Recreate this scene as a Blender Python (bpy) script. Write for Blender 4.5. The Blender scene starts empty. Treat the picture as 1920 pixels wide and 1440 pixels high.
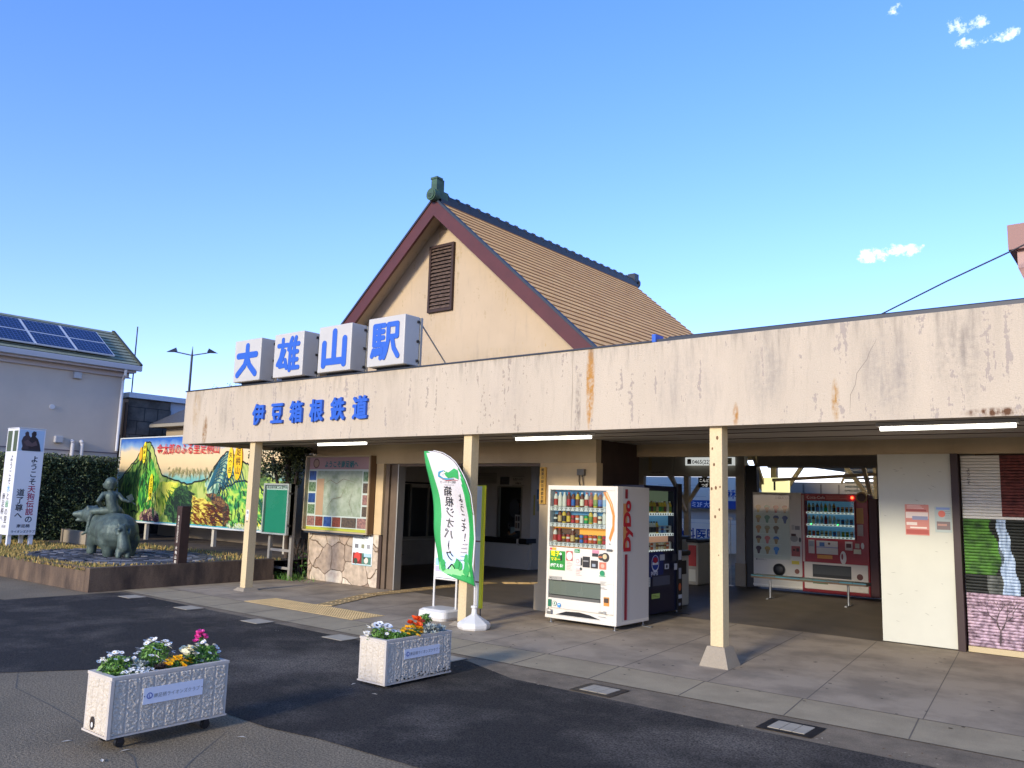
import bpy, math, random
from mathutils import Vector, Matrix
from mathutils import noise as mnoise
sc = bpy.context.scene
col = sc.collection
rnd = random.Random(7)
V = Vector
# ------------------------------------------------------------ camera
cam_d = bpy.data.cameras.new("camera"); cam = bpy.data.objects.new("camera", cam_d); col.objects.link(cam)
cam_d.sensor_width = 36; cam_d.lens = 28.8; cam_d.clip_end = 2000; cam_d.clip_start = .05
_y, _p, _r = math.radians(38.677), math.radians(7.927), math.radians(1.664)
_f = V((-math.sin(_y)*math.cos(_p), math.cos(_y)*math.cos(_p), math.sin(_p)))
_r0 = V((math.cos(_y), math.sin(_y), 0)); _u0 = _r0.cross(_f)
_rt = _r0*math.cos(_r) + _u0*math.sin(_r); _up = _u0*math.cos(_r) - _r0*math.sin(_r)
cam.matrix_world = Matrix(((_rt.x, _up.x, -_f.x, 0), (_rt.y, _up.y, -_f.y, 0), (_rt.z, _up.z, -_f.z, 1.76), (0, 0, 0, 1)))
sc.camera = cam
# ------------------------------------------------------------ light and sky
SUN_EL, SUN_AZ = 17.0, 176.0           # azimuth clockwise from +Y
sun_d = bpy.data.lights.new("sun", 'SUN'); sun = bpy.data.objects.new("sun", sun_d); col.objects.link(sun)
sun_d.energy = 1.5; sun_d.angle = math.radians(10); sun_d.color = (1.0, .89, .70)
_s = V((math.sin(math.radians(SUN_AZ))*math.cos(math.radians(SUN_EL)), math.cos(math.radians(SUN_AZ))*math.cos(math.radians(SUN_EL)), math.sin(math.radians(SUN_EL))))
sun.rotation_euler = _s.to_track_quat('Z', 'Y').to_euler(); sun.location = (0, 0, 30)
world = bpy.data.worlds.new("World"); sc.world = world; world.use_nodes = True
nt = world.node_tree; nt.nodes.clear()
def wn(t): return nt.nodes.new(t)
wo = wn('ShaderNodeOutputWorld'); bg = wn('ShaderNodeBackground'); sky = wn('ShaderNodeTexSky')
sky.sky_type = 'NISHITA'; sky.sun_disc = False; sky.sun_elevation = math.radians(SUN_EL); sky.sun_rotation = math.radians(SUN_AZ)
sky.air_density = .85; sky.dust_density = .1; sky.ozone_density = 1.6; sky.altitude = 50
hs = wn('ShaderNodeHueSaturation'); hs.inputs['Saturation'].default_value = 1.1; hs.inputs['Value'].default_value = 1.0
tint = wn('ShaderNodeMix'); tint.data_type = 'RGBA'; tint.blend_type = 'MULTIPLY'; tint.inputs[0].default_value = 1; tint.inputs[7].default_value = (1.0, .985, 1.03, 1)   # clear winter-blue air
nt.links.new(sky.outputs[0], tint.inputs[6]); nt.links.new(tint.outputs[2], hs.inputs['Color'])
tc = wn('ShaderNodeTexCoord'); nz = wn('ShaderNodeTexNoise'); nz.inputs['Scale'].default_value = 34; nz.inputs['Detail'].default_value = 9; nz.inputs['Roughness'].default_value = .68
nt.links.new(tc.outputs['Generated'], nz.inputs['Vector'])
def wm(op, a, b, c=None):
    n = wn('ShaderNodeMath'); n.operation = op
    for i, x in enumerate((a, b, c)):
        if x is None: continue
        if isinstance(x, (int, float)): n.inputs[i].default_value = x
        else: nt.links.new(x, n.inputs[i])
    return n.outputs[0]
def dotn(v):
    n = wn('ShaderNodeVectorMath'); n.operation = 'DOT_PRODUCT'; nt.links.new(tc.outputs['Generated'], n.inputs[0]); n.inputs[1].default_value = v; return n.outputs['Value']
sz = wn('ShaderNodeSeparateXYZ'); nt.links.new(tc.outputs['Generated'], sz.inputs[0])
el = wn('ShaderNodeValToRGB'); nt.links.new(sz.outputs[2], el.inputs[0]); er = el.color_ramp      # deeper blue than the model gives near the horizon
er.elements[0].position = 0; er.elements[0].color = (.64, .57, .77, 1); er.elements[1].position = .8; er.elements[1].color = (.50, .74, 1.0, 1)
e_ = er.elements.new(.3); e_.color = (.64, .68, .93, 1)
elm = wn('ShaderNodeMix'); elm.data_type = 'RGBA'; elm.blend_type = 'MULTIPLY'; elm.inputs[0].default_value = 1; nt.links.new(hs.outputs[0], elm.inputs[6]); nt.links.new(el.outputs[0], elm.inputs[7])
mask = None
for d, ru, rv, th in (((-.126, .869, .479), .026, .012, .47), ((-.099, .880, .465), .026, .009, .46), ((-.130, .875, .465), .016, .008, .48), ((-.165, .848, .504), .050, .012, .57), ((-.223, .934, .279), .036, .0095, .40)):
    d = V(d).normalized(); u = V((d.y, -d.x, 0)).normalized(); v = d.cross(u)
    if v.z < 0: v = -v
    a = wm('MULTIPLY', dotn(u), 1/ru); b = wm('MULTIPLY', dotn(v), 1/rv)
    e = wm('ADD', wm('MULTIPLY', a, a), wm('MULTIPLY', b, b))
    m = wm('SUBTRACT', wm('SUBTRACT', nz.outputs['Fac'], th), wm('MULTIPLY', e, .14))
    m = wm('MULTIPLY', m, 6.0); m = wm('MULTIPLY', m, wm('GREATER_THAN', dotn(d), 0.9))
    n = wn('ShaderNodeClamp'); nt.links.new(m, n.inputs[0]); m = n.outputs[0]
    mask = m if mask is None else wm('MAXIMUM', mask, m)
mx = wn('ShaderNodeMix'); mx.data_type = 'RGBA'; nt.links.new(wm('MULTIPLY', mask, .85), mx.inputs[0]); nt.links.new(elm.outputs[2], mx.inputs[6]); mx.inputs[7].default_value = (5.6, 5.6, 5.5, 1)
nt.links.new(mx.outputs[2], bg.inputs['Color']); bg.inputs['Strength'].default_value = .15
nt.links.new(bg.outputs[0], wo.inputs['Surface'])
sc.view_settings.view_transform = 'Standard'; sc.view_settings.look = 'None'; sc.view_settings.gamma = 1.0; sc.view_settings.exposure = 1.5
sc.cycles.max_bounces = 8; sc.cycles.diffuse_bounces = 5; sc.cycles.transparent_max_bounces = 12; sc.cycles.caustics_reflective = False; sc.cycles.caustics_refractive = False
# ------------------------------------------------------------ materials
def h(s):
    s = s.lstrip('#'); c = [int(s[i:i+2], 16)/255 for i in (0, 2, 4)]
    return tuple((x/12.92 if x <= .04045 else ((x+.055)/1.055)**2.4) for x in c) + (1.,)
MATS = {}
def M(name, color='#808080', rough=.6, metal=0, nz=None, amt=.25, dark=None, stretch=None, bump=0, bscale=60, emis=0, emcol=None, spec=.5, fine=None):
    """nz=scale of colour variation towards `dark` (or a darker tone); fine=(scale, amount) adds speckle"""
    m = bpy.data.materials.new(name); m.use_nodes = True; MATS[name] = m
    t = m.node_tree; N = t.nodes; L = t.links; b = N['Principled BSDF']
    c = h(color); b.inputs['Base Color'].default_value = c; b.inputs['Roughness'].default_value = rough; b.inputs['Metallic'].default_value = metal
    b.inputs['Specular IOR Level'].default_value = spec
    if nz or bump or fine:
        co = N.new('ShaderNodeTexCoord'); mp = N.new('ShaderNodeMapping'); L.new(co.outputs['Object'], mp.inputs[0])
        if stretch: mp.inputs['Scale'].default_value = stretch
    src = None
    if nz:
        n = N.new('ShaderNodeTexNoise'); n.inputs['Scale'].default_value = nz; n.inputs['Detail'].default_value = 6; n.inputs['Roughness'].default_value = .6
        L.new(mp.outputs[0], n.inputs['Vector'])
        r = N.new('ShaderNodeMapRange'); r.inputs[1].default_value = .38; r.inputs[2].default_value = .68; r.inputs[3].default_value = 0; r.inputs[4].default_value = 1; L.new(n.outputs['Fac'], r.inputs[0])
        mi = N.new('ShaderNodeMix'); mi.data_type = 'RGBA'
        d = h(dark) if dark else tuple(x*(1-amt) for x in c[:3]) + (1.,)
        mi.inputs[6].default_value = c; mi.inputs[7].default_value = d; L.new(r.outputs[0], mi.inputs[0]); src = mi.outputs[2]
    if fine:
        n = N.new('ShaderNodeTexNoise'); n.inputs['Scale'].default_value = fine[0]; n.inputs['Detail'].default_value = 2; L.new(co.outputs['Object'], n.inputs['Vector'])
        r = N.new('ShaderNodeMapRange'); r.inputs[1].default_value = .3; r.inputs[2].default_value = .7; r.inputs[3].default_value = 1-fine[1]; r.inputs[4].default_value = 1+fine[1]; L.new(n.outputs['Fac'], r.inputs[0])
        mu = N.new('ShaderNodeMix'); mu.data_type = 'RGBA'; mu.blend_type = 'MULTIPLY'; mu.inputs[0].default_value = 1
        if src: L.new(src, mu.inputs[6])
        else: mu.inputs[6].default_value = c
        L.new(r.outputs[0], mu.inputs[7]); src = mu.outputs[2]
    if src: L.new(src, b.inputs['Base Color'])
    if bump:
        n = N.new('ShaderNodeTexNoise'); n.inputs['Scale'].default_value = bscale; n.inputs['Detail'].default_value = 5; L.new(co.outputs['Object'], n.inputs['Vector'])
        bp = N.new('ShaderNodeBump'); bp.inputs['Strength'].default_value = bump; bp.inputs['Distance'].default_value = .02; L.new(n.outputs['Fac'], bp.inputs['Height']); L.new(bp.outputs[0], b.inputs['Normal'])
    if emis:
        b.inputs['Emission Color'].default_value = h(emcol) if emcol else c; b.inputs['Emission Strength'].default_value = emis
    return m
def glass(name, tint='#ffffff', refl=.10):
    m = bpy.data.materials.new(name); m.use_nodes = True; MATS[name] = m
    t = m.node_tree; t.nodes.clear(); o = t.nodes.new('ShaderNodeOutputMaterial'); a = t.nodes.new('ShaderNodeBsdfTransparent'); g = t.nodes.new('ShaderNodeBsdfGlossy'); x = t.nodes.new('ShaderNodeMixShader')
    a.inputs[0].default_value = h(tint); g.inputs['Roughness'].default_value = .03; lw = t.nodes.new('ShaderNodeLayerWeight'); lw.inputs[0].default_value = .25
    r = t.nodes.new('ShaderNodeMapRange'); r.inputs[3].default_value = refl*.6; r.inputs[4].default_value = min(1, refl*4); t.links.new(lw.outputs['Fresnel'], r.inputs[0])
    t.links.new(r.outputs[0], x.inputs[0]); t.links.new(a.outputs[0], x.inputs[1]); t.links.new(g.outputs[0], x.inputs[2]); t.links.new(x.outputs[0], o.inputs[0]); return m
def P(name):   # plain colour made on demand from a hex string
    if name not in MATS:
        M(name, name, .55)
    return MATS[name]
# ------------------------------------------------------------ mesh builder
_gl = {}
def glyph(s, bold=0, depth=0, res=3):
    k = (s, round(bold, 4), round(depth, 4), res)
    if k in _gl: return _gl[k]
    c = bpy.data.curves.new('lettering', 'FONT'); c.body = s; c.size = 1; c.offset = bold; c.extrude = depth/2; c.resolution_u = res
    o = bpy.data.objects.new('lettering', c); col.objects.link(o)
    m = bpy.data.meshes.new_from_object(o.evaluated_get(bpy.context.evaluated_depsgraph_get()))
    r = ([v.co.copy() for v in m.vertices], [tuple(p.vertices) for p in m.polygons])
    bpy.data.objects.remove(o); bpy.data.curves.remove(c); bpy.data.meshes.remove(m)
    w = max([v.x for v in r[0]], default=.5); _gl[k] = (r[0], r[1], w); return _gl[k]
X_, Y_, Z_ = V((1, 0, 0)), V((0, 1, 0)), V((0, 0, 1))
class MB:
    def __init__(s): s.v = []; s.f = []; s.m = []; s.mats = []; s.sm = []
    def mi(s, mat):
        if mat not in s.mats: s.mats.append(mat)
        return s.mats.index(mat)
    def add(s, vs, fs, mat, smooth=False):
        o = len(s.v); k = s.mi(mat); s.v += [V(v) for v in vs]
        for f in fs: s.f.append(tuple(i+o for i in f)); s.m.append(k); s.sm.append(smooth)
        return s
    def box(s, x0, x1, y0, y1, z0, z1, mat):
        vs = [(x, y, z) for x in (x0, x1) for y in (y0, y1) for z in (z0, z1)]
        return s.add(vs, [(0, 1, 3, 2), (4, 6, 7, 5), (0, 4, 5, 1), (2, 3, 7, 6), (0, 2, 6, 4), (1, 5, 7, 3)], mat)
    def poly(s, pts, mat): return s.add(pts, [tuple(range(len(pts)))], mat)
    def fq(s, x0, x1, z0, z1, y, mat): return s.poly([(x0, y, z0), (x1, y, z0), (x1, y, z1), (x0, y, z1)], mat)       # faces -Y
    def sq(s, y0, y1, z0, z1, x, mat): return s.poly([(x, y0, z0), (x, y1, z0), (x, y1, z1), (x, y0, z1)], mat)       # faces +X
    def gq(s, x0, x1, y0, y1, z, mat): return s.poly([(x0, y0, z), (x1, y0, z), (x1, y1, z), (x0, y1, z)], mat)       # faces up
    def prism(s, pts, n, d, mat):
        n = V(n)*d; a = [V(p) for p in pts]; b = [p+n for p in a]; k = len(a)
        return s.add(a+b, [tuple(range(k))[::-1], tuple(range(k, 2*k))] + [(i, (i+1) % k, k+(i+1) % k, k+i) for i in range(k)], mat)
    def cyl(s, p0, p1, r0, r1=None, n=12, mat='', caps=True, smooth=True):
        r1 = r0 if r1 is None else r1; p0, p1 = V(p0), V(p1); d = (p1-p0).normalized(); a = d.orthogonal().normalized(); b = d.cross(a)
        if abs(d.z) > .99 : a, b = V((1, 0, 0)), V((0, 1, 0))*(1 if d.z > 0 else -1)
        vs = [p0+(a*math.cos(t)+b*math.sin(t))*r0 for t in [2*math.pi*i/n for i in range(n)]] + [p1+(a*math.cos(t)+b*math.sin(t))*r1 for t in [2*math.pi*i/n for i in range(n)]]
        s.add(vs, [(i, (i+1) % n, n+(i+1) % n, n+i) for i in range(n)], mat, smooth)
        if caps: s.add(vs[:n], [tuple(range(n))[::-1]], mat); s.add(vs[n:], [tuple(range(n))], mat)
        return s
    def tube(s, pts, r, n=8, mat=''):
        for a, b in zip(pts[:-1], pts[1:]): s.cyl(a, b, r, r, n, mat, True)
        return s
    def bar(s, p0, p1, w, t, mat, up=(0, 0, 1)):
        p0, p1 = V(p0), V(p1); d = (p1-p0).normalized(); a = d.cross(V(up)).normalized()*w/2; b = a.cross(d).normalized()*t/2
        vs = [p+i*a+j*b for p in (p0, p1) for i, j in ((-1, -1), (1, -1), (1, 1), (-1, 1))]
        return s.add(vs, [(0, 3, 2, 1), (4, 5, 6, 7), (0, 1, 5, 4), (1, 2, 6, 5), (2, 3, 7, 6), (3, 0, 4, 7)], mat)
    def sph(s, c, r, mat, sc_=(1, 1, 1), n=12, k=8):
        c = V(c); vs = [c+V((0, 0, r*sc_[2]))]
        for j in range(1, k):
            for i in range(n):
                a, t = 2*math.pi*i/n, math.pi*j/k; vs.append(c+V((r*sc_[0]*math.sin(t)*math.cos(a), r*sc_[1]*math.sin(t)*math.sin(a), r*sc_[2]*math.cos(t))))
        vs.append(c-V((0, 0, r*sc_[2]))); fs = [(0, 1+i, 1+(i+1) % n) for i in range(n)]
        for j in range(k-2):
            for i in range(n): a = 1+j*n; fs.append((a+i, a+n+i, a+n+(i+1) % n, a+(i+1) % n))
        e = len(vs)-1; a = 1+(k-2)*n; fs += [(e, a+(i+1) % n, a+i) for i in range(n)]
        return s.add(vs, fs, mat, True)
    def cap(s, p0, p1, r0, r1, mat=''):
        s.cyl(p0, p1, r0, r1, 14, mat); s.sph(p0, r0, mat); s.sph(p1, r1, mat); return s
    def lathe(s, c, prof, n, mat, smooth=True):
        c = V(c); vs = [c+V((r*math.cos(2*math.pi*i/n), r*math.sin(2*math.pi*i/n), z)) for r, z in prof for i in range(n)]
        return s.add(vs, [(j*n+i, j*n+(i+1) % n, (j+1)*n+(i+1) % n, (j+1)*n+i) for j in range(len(prof)-1) for i in range(n)], mat, smooth)
    def disc(s, c, r, u, v, mat, n=20, ry=None):
        c, u, v = V(c), V(u), V(v); ry = r if ry is None else ry
        return s.poly([c+u*r*math.cos(2*math.pi*i/n)+v*ry*math.sin(2*math.pi*i/n) for i in range(n)], mat)
    def text(s, txt, o, u, v, size, mat, bold=0, depth=0, vertical=False, center=False, res=3, sx=1.0, fn=None, pitch=1.0, thick=0):
        """lettering on the plane o + a*u + b*v; (o is the lower left of the first character's cell)"""
        o, u, v = V(o), V(u), V(v); n = u.cross(v).normalized()
        if vertical: chars = [(ch, 0, -i*size*pitch) for i, ch in enumerate(txt)]
        else: chars = [(txt, 0, 0)]
        if thick:
            j = 0
            for rr_ in ((.5, 6), (1, 12)):
                for t in range(rr_[1]):
                    a = 2*math.pi*t/rr_[1]; j += 1; s.text(txt, o+u*thick*rr_[0]*math.cos(a)+v*thick*rr_[0]*math.sin(a)+n*.0004*j, u, v, size, mat, bold, depth, vertical, center, res, sx, fn, pitch)
        for ch, dx, dy in chars:
            if ch in 'ー' and vertical:
                vs, fs, w = glyph('|', bold, depth, res); vs = [V((a.x+.40, (a.y-.35)*.75+.38, a.z)) for a in vs]
            else: vs, fs, w = glyph(ch, bold, depth, res)
            if center: dx = -w*size*sx/2
            pts = []
            for a in vs:
                x_, y_ = dx+a.x*size*sx, dy+a.y*size
                pts.append(fn(x_, y_) if fn else o+u*x_+v*y_+n*(a.z+depth/2)*(size if depth else 0))
            s.add(pts, fs, mat)
        return s
    def stroke(s, pts, w, n, mat):
        """ribbon along pts in the plane with normal n"""
        n = V(n); P_ = [V(p) for p in pts]; L_, R_ = [], []
        for i, p in enumerate(P_):
            d = (P_[min(i+1, len(P_)-1)]-P_[max(i-1, 0)]).normalized(); a = n.cross(d)*w/2*(1 if 0 < i < len(P_)-1 else .3); L_.append(p+a); R_.append(p-a)
        k = len(P_); return s.add(L_+R_, [(i, k+i, k+i+1, i+1) for i in range(k-1)], mat)
    def build(s, name, parent=None, bevel=0, mods=None, **tags):
        me = bpy.data.meshes.new(name); off = V((0, 0, 0))
        q = parent
        while q is not None: off += q.location; q = q.parent
        me.from_pydata([v-off for v in s.v], [], s.f)
        for mt in s.mats: me.materials.append(MATS[mt] if mt in MATS else P(mt))
        for p, k, sm in zip(me.polygons, s.m, s.sm): p.material_index = k; p.use_smooth = sm
        me.update(); o = bpy.data.objects.new(name, me); col.objects.link(o)
        if parent is not None: o.parent = parent
        if bevel:
            b = o.modifiers.new('bevel', 'BEVEL'); b.width = bevel; b.segments = 2; b.limit_method = 'ANGLE'; b.angle_limit = math.radians(40)
        for k, val in tags.items(): o[k] = val
        return o
def thing(name, label, cat, loc, group=None, kind=None):
    o = bpy.data.objects.new(name, None); col.objects.link(o); o.location = loc; o.empty_display_size = .1
    o['label'] = label; o['category'] = cat
    if group: o['group'] = group
    if kind: o['kind'] = kind
    return o
def tag(o, label, cat, group=None):
    o['label'] = label; o['category'] = cat
    if group: o['group'] = group
    return o
def struct(mb, name): return mb.build(name, kind='structure')
def copy_tree(o, parent=None):
    c = o.copy(); col.objects.link(c); c.parent = parent
    for ch in list(o.children): copy_tree(ch, c)
    return c
def remesh(o, vox, smooth=6):
    m = o.modifiers.new('remesh', 'REMESH'); m.mode = 'VOXEL'; m.voxel_size = vox; m.use_smooth_shade = True
    if smooth:
        k = o.modifiers.new('smooth', 'SMOOTH'); k.iterations = smooth; k.factor = .5
    return o
def leaves(mb, pts, size, mats, up=.3, r=rnd, asp=.5):
    for p in pts:
        p = V(p); d = V((r.gauss(0, 1), r.gauss(0, 1), r.gauss(0, 1)+up)).normalized(); a = d.orthogonal().normalized()
        a = (a*math.cos(t) + d.cross(a)*math.sin(t)) if (t := r.uniform(0, 6.28)) else a
        b = d.cross(a); L_ = size*r.uniform(.6, 1.3)
        mb.add([p-a*L_*.5, p+b*L_*asp*.5, p+a*L_*.5+d*L_*.1, p-b*L_*asp*.5], [(0, 1, 2, 3)], r.choice(mats))
# ------------------------------------------------------------ shared materials
M('stucco', '#c1b29b', .85, nz=1.4, amt=.12, stretch=(1, 1, .22), bump=.3, bscale=70, fine=(90, .07))
M('gable_plaster', '#bda88a', .85, nz=.8, amt=.10, bump=.2, bscale=120)
M('wall_plaster', '#bfab89', .85, nz=1.1, amt=.2, bump=.3, bscale=90, stretch=(1, 1, .4))
M('pier_paint', '#d0b68a', .7, nz=2, amt=.15, bump=.1)
M('column_paint', '#d3bd90', .6, nz=3.5, amt=.12, stretch=(1, 1, .3), fine=(40, .06))
M('soffit', '#bdb3a6', .9, nz=1.3, amt=.45, stretch=(.4, 2, 1), bump=.15)
M('maroon', '#54231f', .55, nz=3, amt=.2, fine=(60, .08))
M('dark_edge', '#2b3038', .5)
M('roof_tan', '#f6bc70', .75, nz=5, amt=.22, dark='#e2a660', stretch=(1, .35, 1), fine=(35, .12), bump=.2)
M('roof_line', '#9c6a36', .8)
M('ridge_tile', '#25282e', .45, nz=6, amt=.3)
M('ornament_green', '#3c5a44', .6, nz=6, amt=.35)
M('vent_brown', '#38231c', .7, nz=8, amt=.3)
M('vent_slat', '#6a5648', .85, nz=14, dark='#2e1f1a', stretch=(1, 1, 3))
M('frame_brown', '#6b5a48', .5, nz=4, amt=.2)
M('alum', '#a9a69c', .4, .6)
M('darkwood', '#453429', .7, nz=5, amt=.3)
M('concrete', '#978b77', .9, nz=1.2, amt=.22, bump=.25, bscale=45, fine=(120, .12))
M('pave', '#a5957e', .85, nz=1.5, amt=.34, bump=.2, bscale=60, fine=(130, .12))
M('kerbstone', '#a59679', .9, nz=2.5, amt=.22, bump=.3, fine=(140, .15))
M('gutter', '#857660', .9, nz=3.5, amt=.42, bump=.4, bscale=80, fine=(150, .25))
M('asphalt_new', '#2f2c29', .85, nz=.6, amt=0, dark='#645d54', bump=.9, bscale=130, fine=(65, .8), spec=.3)
M('asphalt_old', '#85775f', .9, nz=.7, amt=.25, bump=.8, bscale=130, fine=(65, .6))
for k_, lo, hi in (('asphalt_new', .47, .66), ('asphalt_old', .42, .62), ('pave', .42, .62)):
    for n_ in MATS[k_].node_tree.nodes:
        if n_.type == 'MAP_RANGE' and abs(n_.inputs[1].default_value-.38) < .01: n_.inputs[1].default_value = lo; n_.inputs[2].default_value = hi
M('hall_floor', '#6e6353', .6, nz=1.5, amt=.3, fine=(80, .1))
M('joint', '#6a6256', .9); M('office_wall', '#cdcac2', .7, nz=1, amt=.1)
M('gum', '#2c2722', .9); M('soil_speck', '#3d352a', .9)
M('white_paint', '#bebab1', .45, nz=3, amt=.06)
M('panel_cream', '#c2c1b0', .5, nz=1.6, amt=.08)
M('tube_lamp', '#f4f1e4', .4, emis=2.0)
M('tube_lit', '#fff6e0', .4, emis=7)
M('steel', '#9a9c9c', .3, .8)
M('dark_steel', '#33343a', .45, .5)
M('rust', '#6e5034', .9)
M('tactile', '#ccae78', .7, nz=5, amt=.2, fine=(90, .12))
M('slab_light', '#aaa08c', .85, nz=5, amt=.15)
M('black', '#151516', .5)
M('white', '#d6d3cb', .4)
M('sign_blue', '#2b5cb8', .45)
M('sign_blue_side', '#24437d', .5)
M('grey_board', '#a39e93', .6, nz=2, amt=.2)
glass('pane', '#e8f0ee', .08); glass('pane_dark', '#7d858c', .10)
# stained concrete face of the canopy (stucco + drip stains)
def stain(m, spots, top=None):
    t = m.node_tree; N = t.nodes; L = t.links; b = N['Principled BSDF']; src = b.inputs['Base Color'].links[0].from_socket
    g = N.new('ShaderNodeTexCoord'); s = N.new('ShaderNodeSeparateXYZ'); L.new(g.outputs['Object'], s.inputs[0])
    def mt(op, *a):
        n = N.new('ShaderNodeMath'); n.operation = op
        for i, x in enumerate(a):
            if isinstance(x, (int, float)): n.inputs[i].default_value = x
            else: L.new(x, n.inputs[i])
        return n.outputs[0]
    mp = N.new('ShaderNodeMapping'); mp.inputs['Scale'].default_value = (5, 5, .7); L.new(g.outputs['Object'], mp.inputs[0])
    n = N.new('ShaderNodeTexNoise'); n.inputs['Scale'].default_value = 2.2; n.inputs['Detail'].default_value = 7; n.inputs['Roughness'].default_value = .7; L.new(mp.outputs[0], n.inputs['Vector'])
    n2 = N.new('ShaderNodeTexNoise'); n2.inputs['Scale'].default_value = 22; n2.inputs['Detail'].default_value = 4; L.new(g.outputs['Object'], n2.inputs['Vector'])
    for (x, z, w, hh, colr, st) in spots:
        dx = mt('DIVIDE', mt('SUBTRACT', s.outputs[0], x+8), w); dz = mt('DIVIDE', mt('SUBTRACT', s.outputs[2], z), hh)
        e = mt('ADD', mt('MULTIPLY', dx, dx), mt('MULTIPLY', dz, dz))
        k = mt('MULTIPLY', mt('SUBTRACT', 1.0, e), mt('MULTIPLY', mt('SUBTRACT', mt('ADD', mt('MULTIPLY', n.outputs['Fac'], .75), mt('MULTIPLY', n2.outputs['Fac'], .28)), .42), 5.0))
        c = N.new('ShaderNodeClamp'); L.new(mt('MULTIPLY', k, st), c.inputs[0])
        mx_ = N.new('ShaderNodeMix'); mx_.data_type = 'RGBA'; L.new(c.outputs[0], mx_.inputs[0]); L.new(src, mx_.inputs[6]); mx_.inputs[7].default_value = h(colr); src = mx_.outputs[2]
    # faint grey streaks everywhere
    c = N.new('ShaderNodeMapRange'); c.inputs[1].default_value = .56; c.inputs[2].default_value = .78; c.inputs[3].default_value = 0; c.inputs[4].default_value = .35; L.new(n.outputs['Fac'], c.inputs[0])
    mx_ = N.new('ShaderNodeMix'); mx_.data_type = 'RGBA'; L.new(c.outputs[0], mx_.inputs[0]); L.new(src, mx_.inputs[6]); mx_.inputs[7].default_value = h('#8c8072'); src = mx_.outputs[2]
    if top:
        tz = N.new('ShaderNodeMapRange'); tz.inputs[1].default_value = top-.45; tz.inputs[2].default_value = top+.02; L.new(s.outputs[2], tz.inputs[0])
        k = mt('MULTIPLY', mt('MULTIPLY', tz.outputs[0], tz.outputs[0]), mt('MULTIPLY', mt('SUBTRACT', n.outputs['Fac'], .46), 2.6)); c = N.new('ShaderNodeClamp'); L.new(k, c.inputs[0]); c.inputs[2].default_value = .75
        mx_ = N.new('ShaderNodeMix'); mx_.data_type = 'RGBA'; L.new(c.outputs[0], mx_.inputs[0]); L.new(src, mx_.inputs[6]); mx_.inputs[7].default_value = h('#6e665b'); src = mx_.outputs[2]
    L.new(src, b.inputs['Base Color'])
stain(MATS['stucco'], [(-5.62, 3.2, .07, .62, '#ad7c3a', 2.25), (-5.80, 2.95, .05, .5, '#7c7064', 1.35), (-14.75, 3.3, .16, .5, '#9b7d50', 0.80), (-14.4, 2.85, .10, .35, '#8a6a44', 1.35), (-13.7, 3.2, .3, .5, '#8b8275', 0.50),
    (-3.7, 2.75, .04, .15, '#a5763c', 1.50), (-2.62, 2.85, .05, .25, '#a47a3c', 1.65), (-2.1, 3.1, .3, .5, '#8d857b', .7), (-1.45, 3.2, .35, .55, '#7f776d', 0.60), (-1.2, 2.67, .3, .05, '#5d3c22', 1.80), (-.75, 2.72, .14, .12, '#8a5a30', 0.50), (-3.35, 3.2, .25, .5, '#8f877c', .6), (-4.3, 3.1, .5, .5, '#9a9084', .5),
    (-11.2, 3.0, .3, .6, '#9a8d7b', .45), (-9.0, 2.9, .5, .5, '#a09282', .4), (-7.0, 3.1, .5, .5, '#a39688', .45)], top=3.66)
stain(MATS['gable_plaster'], [(-8.9, 3.9, 1.2, .5, '#9b8a6c', .6), (-10.3, 4.9, .5, .35, '#b39b73', .4)])
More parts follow.
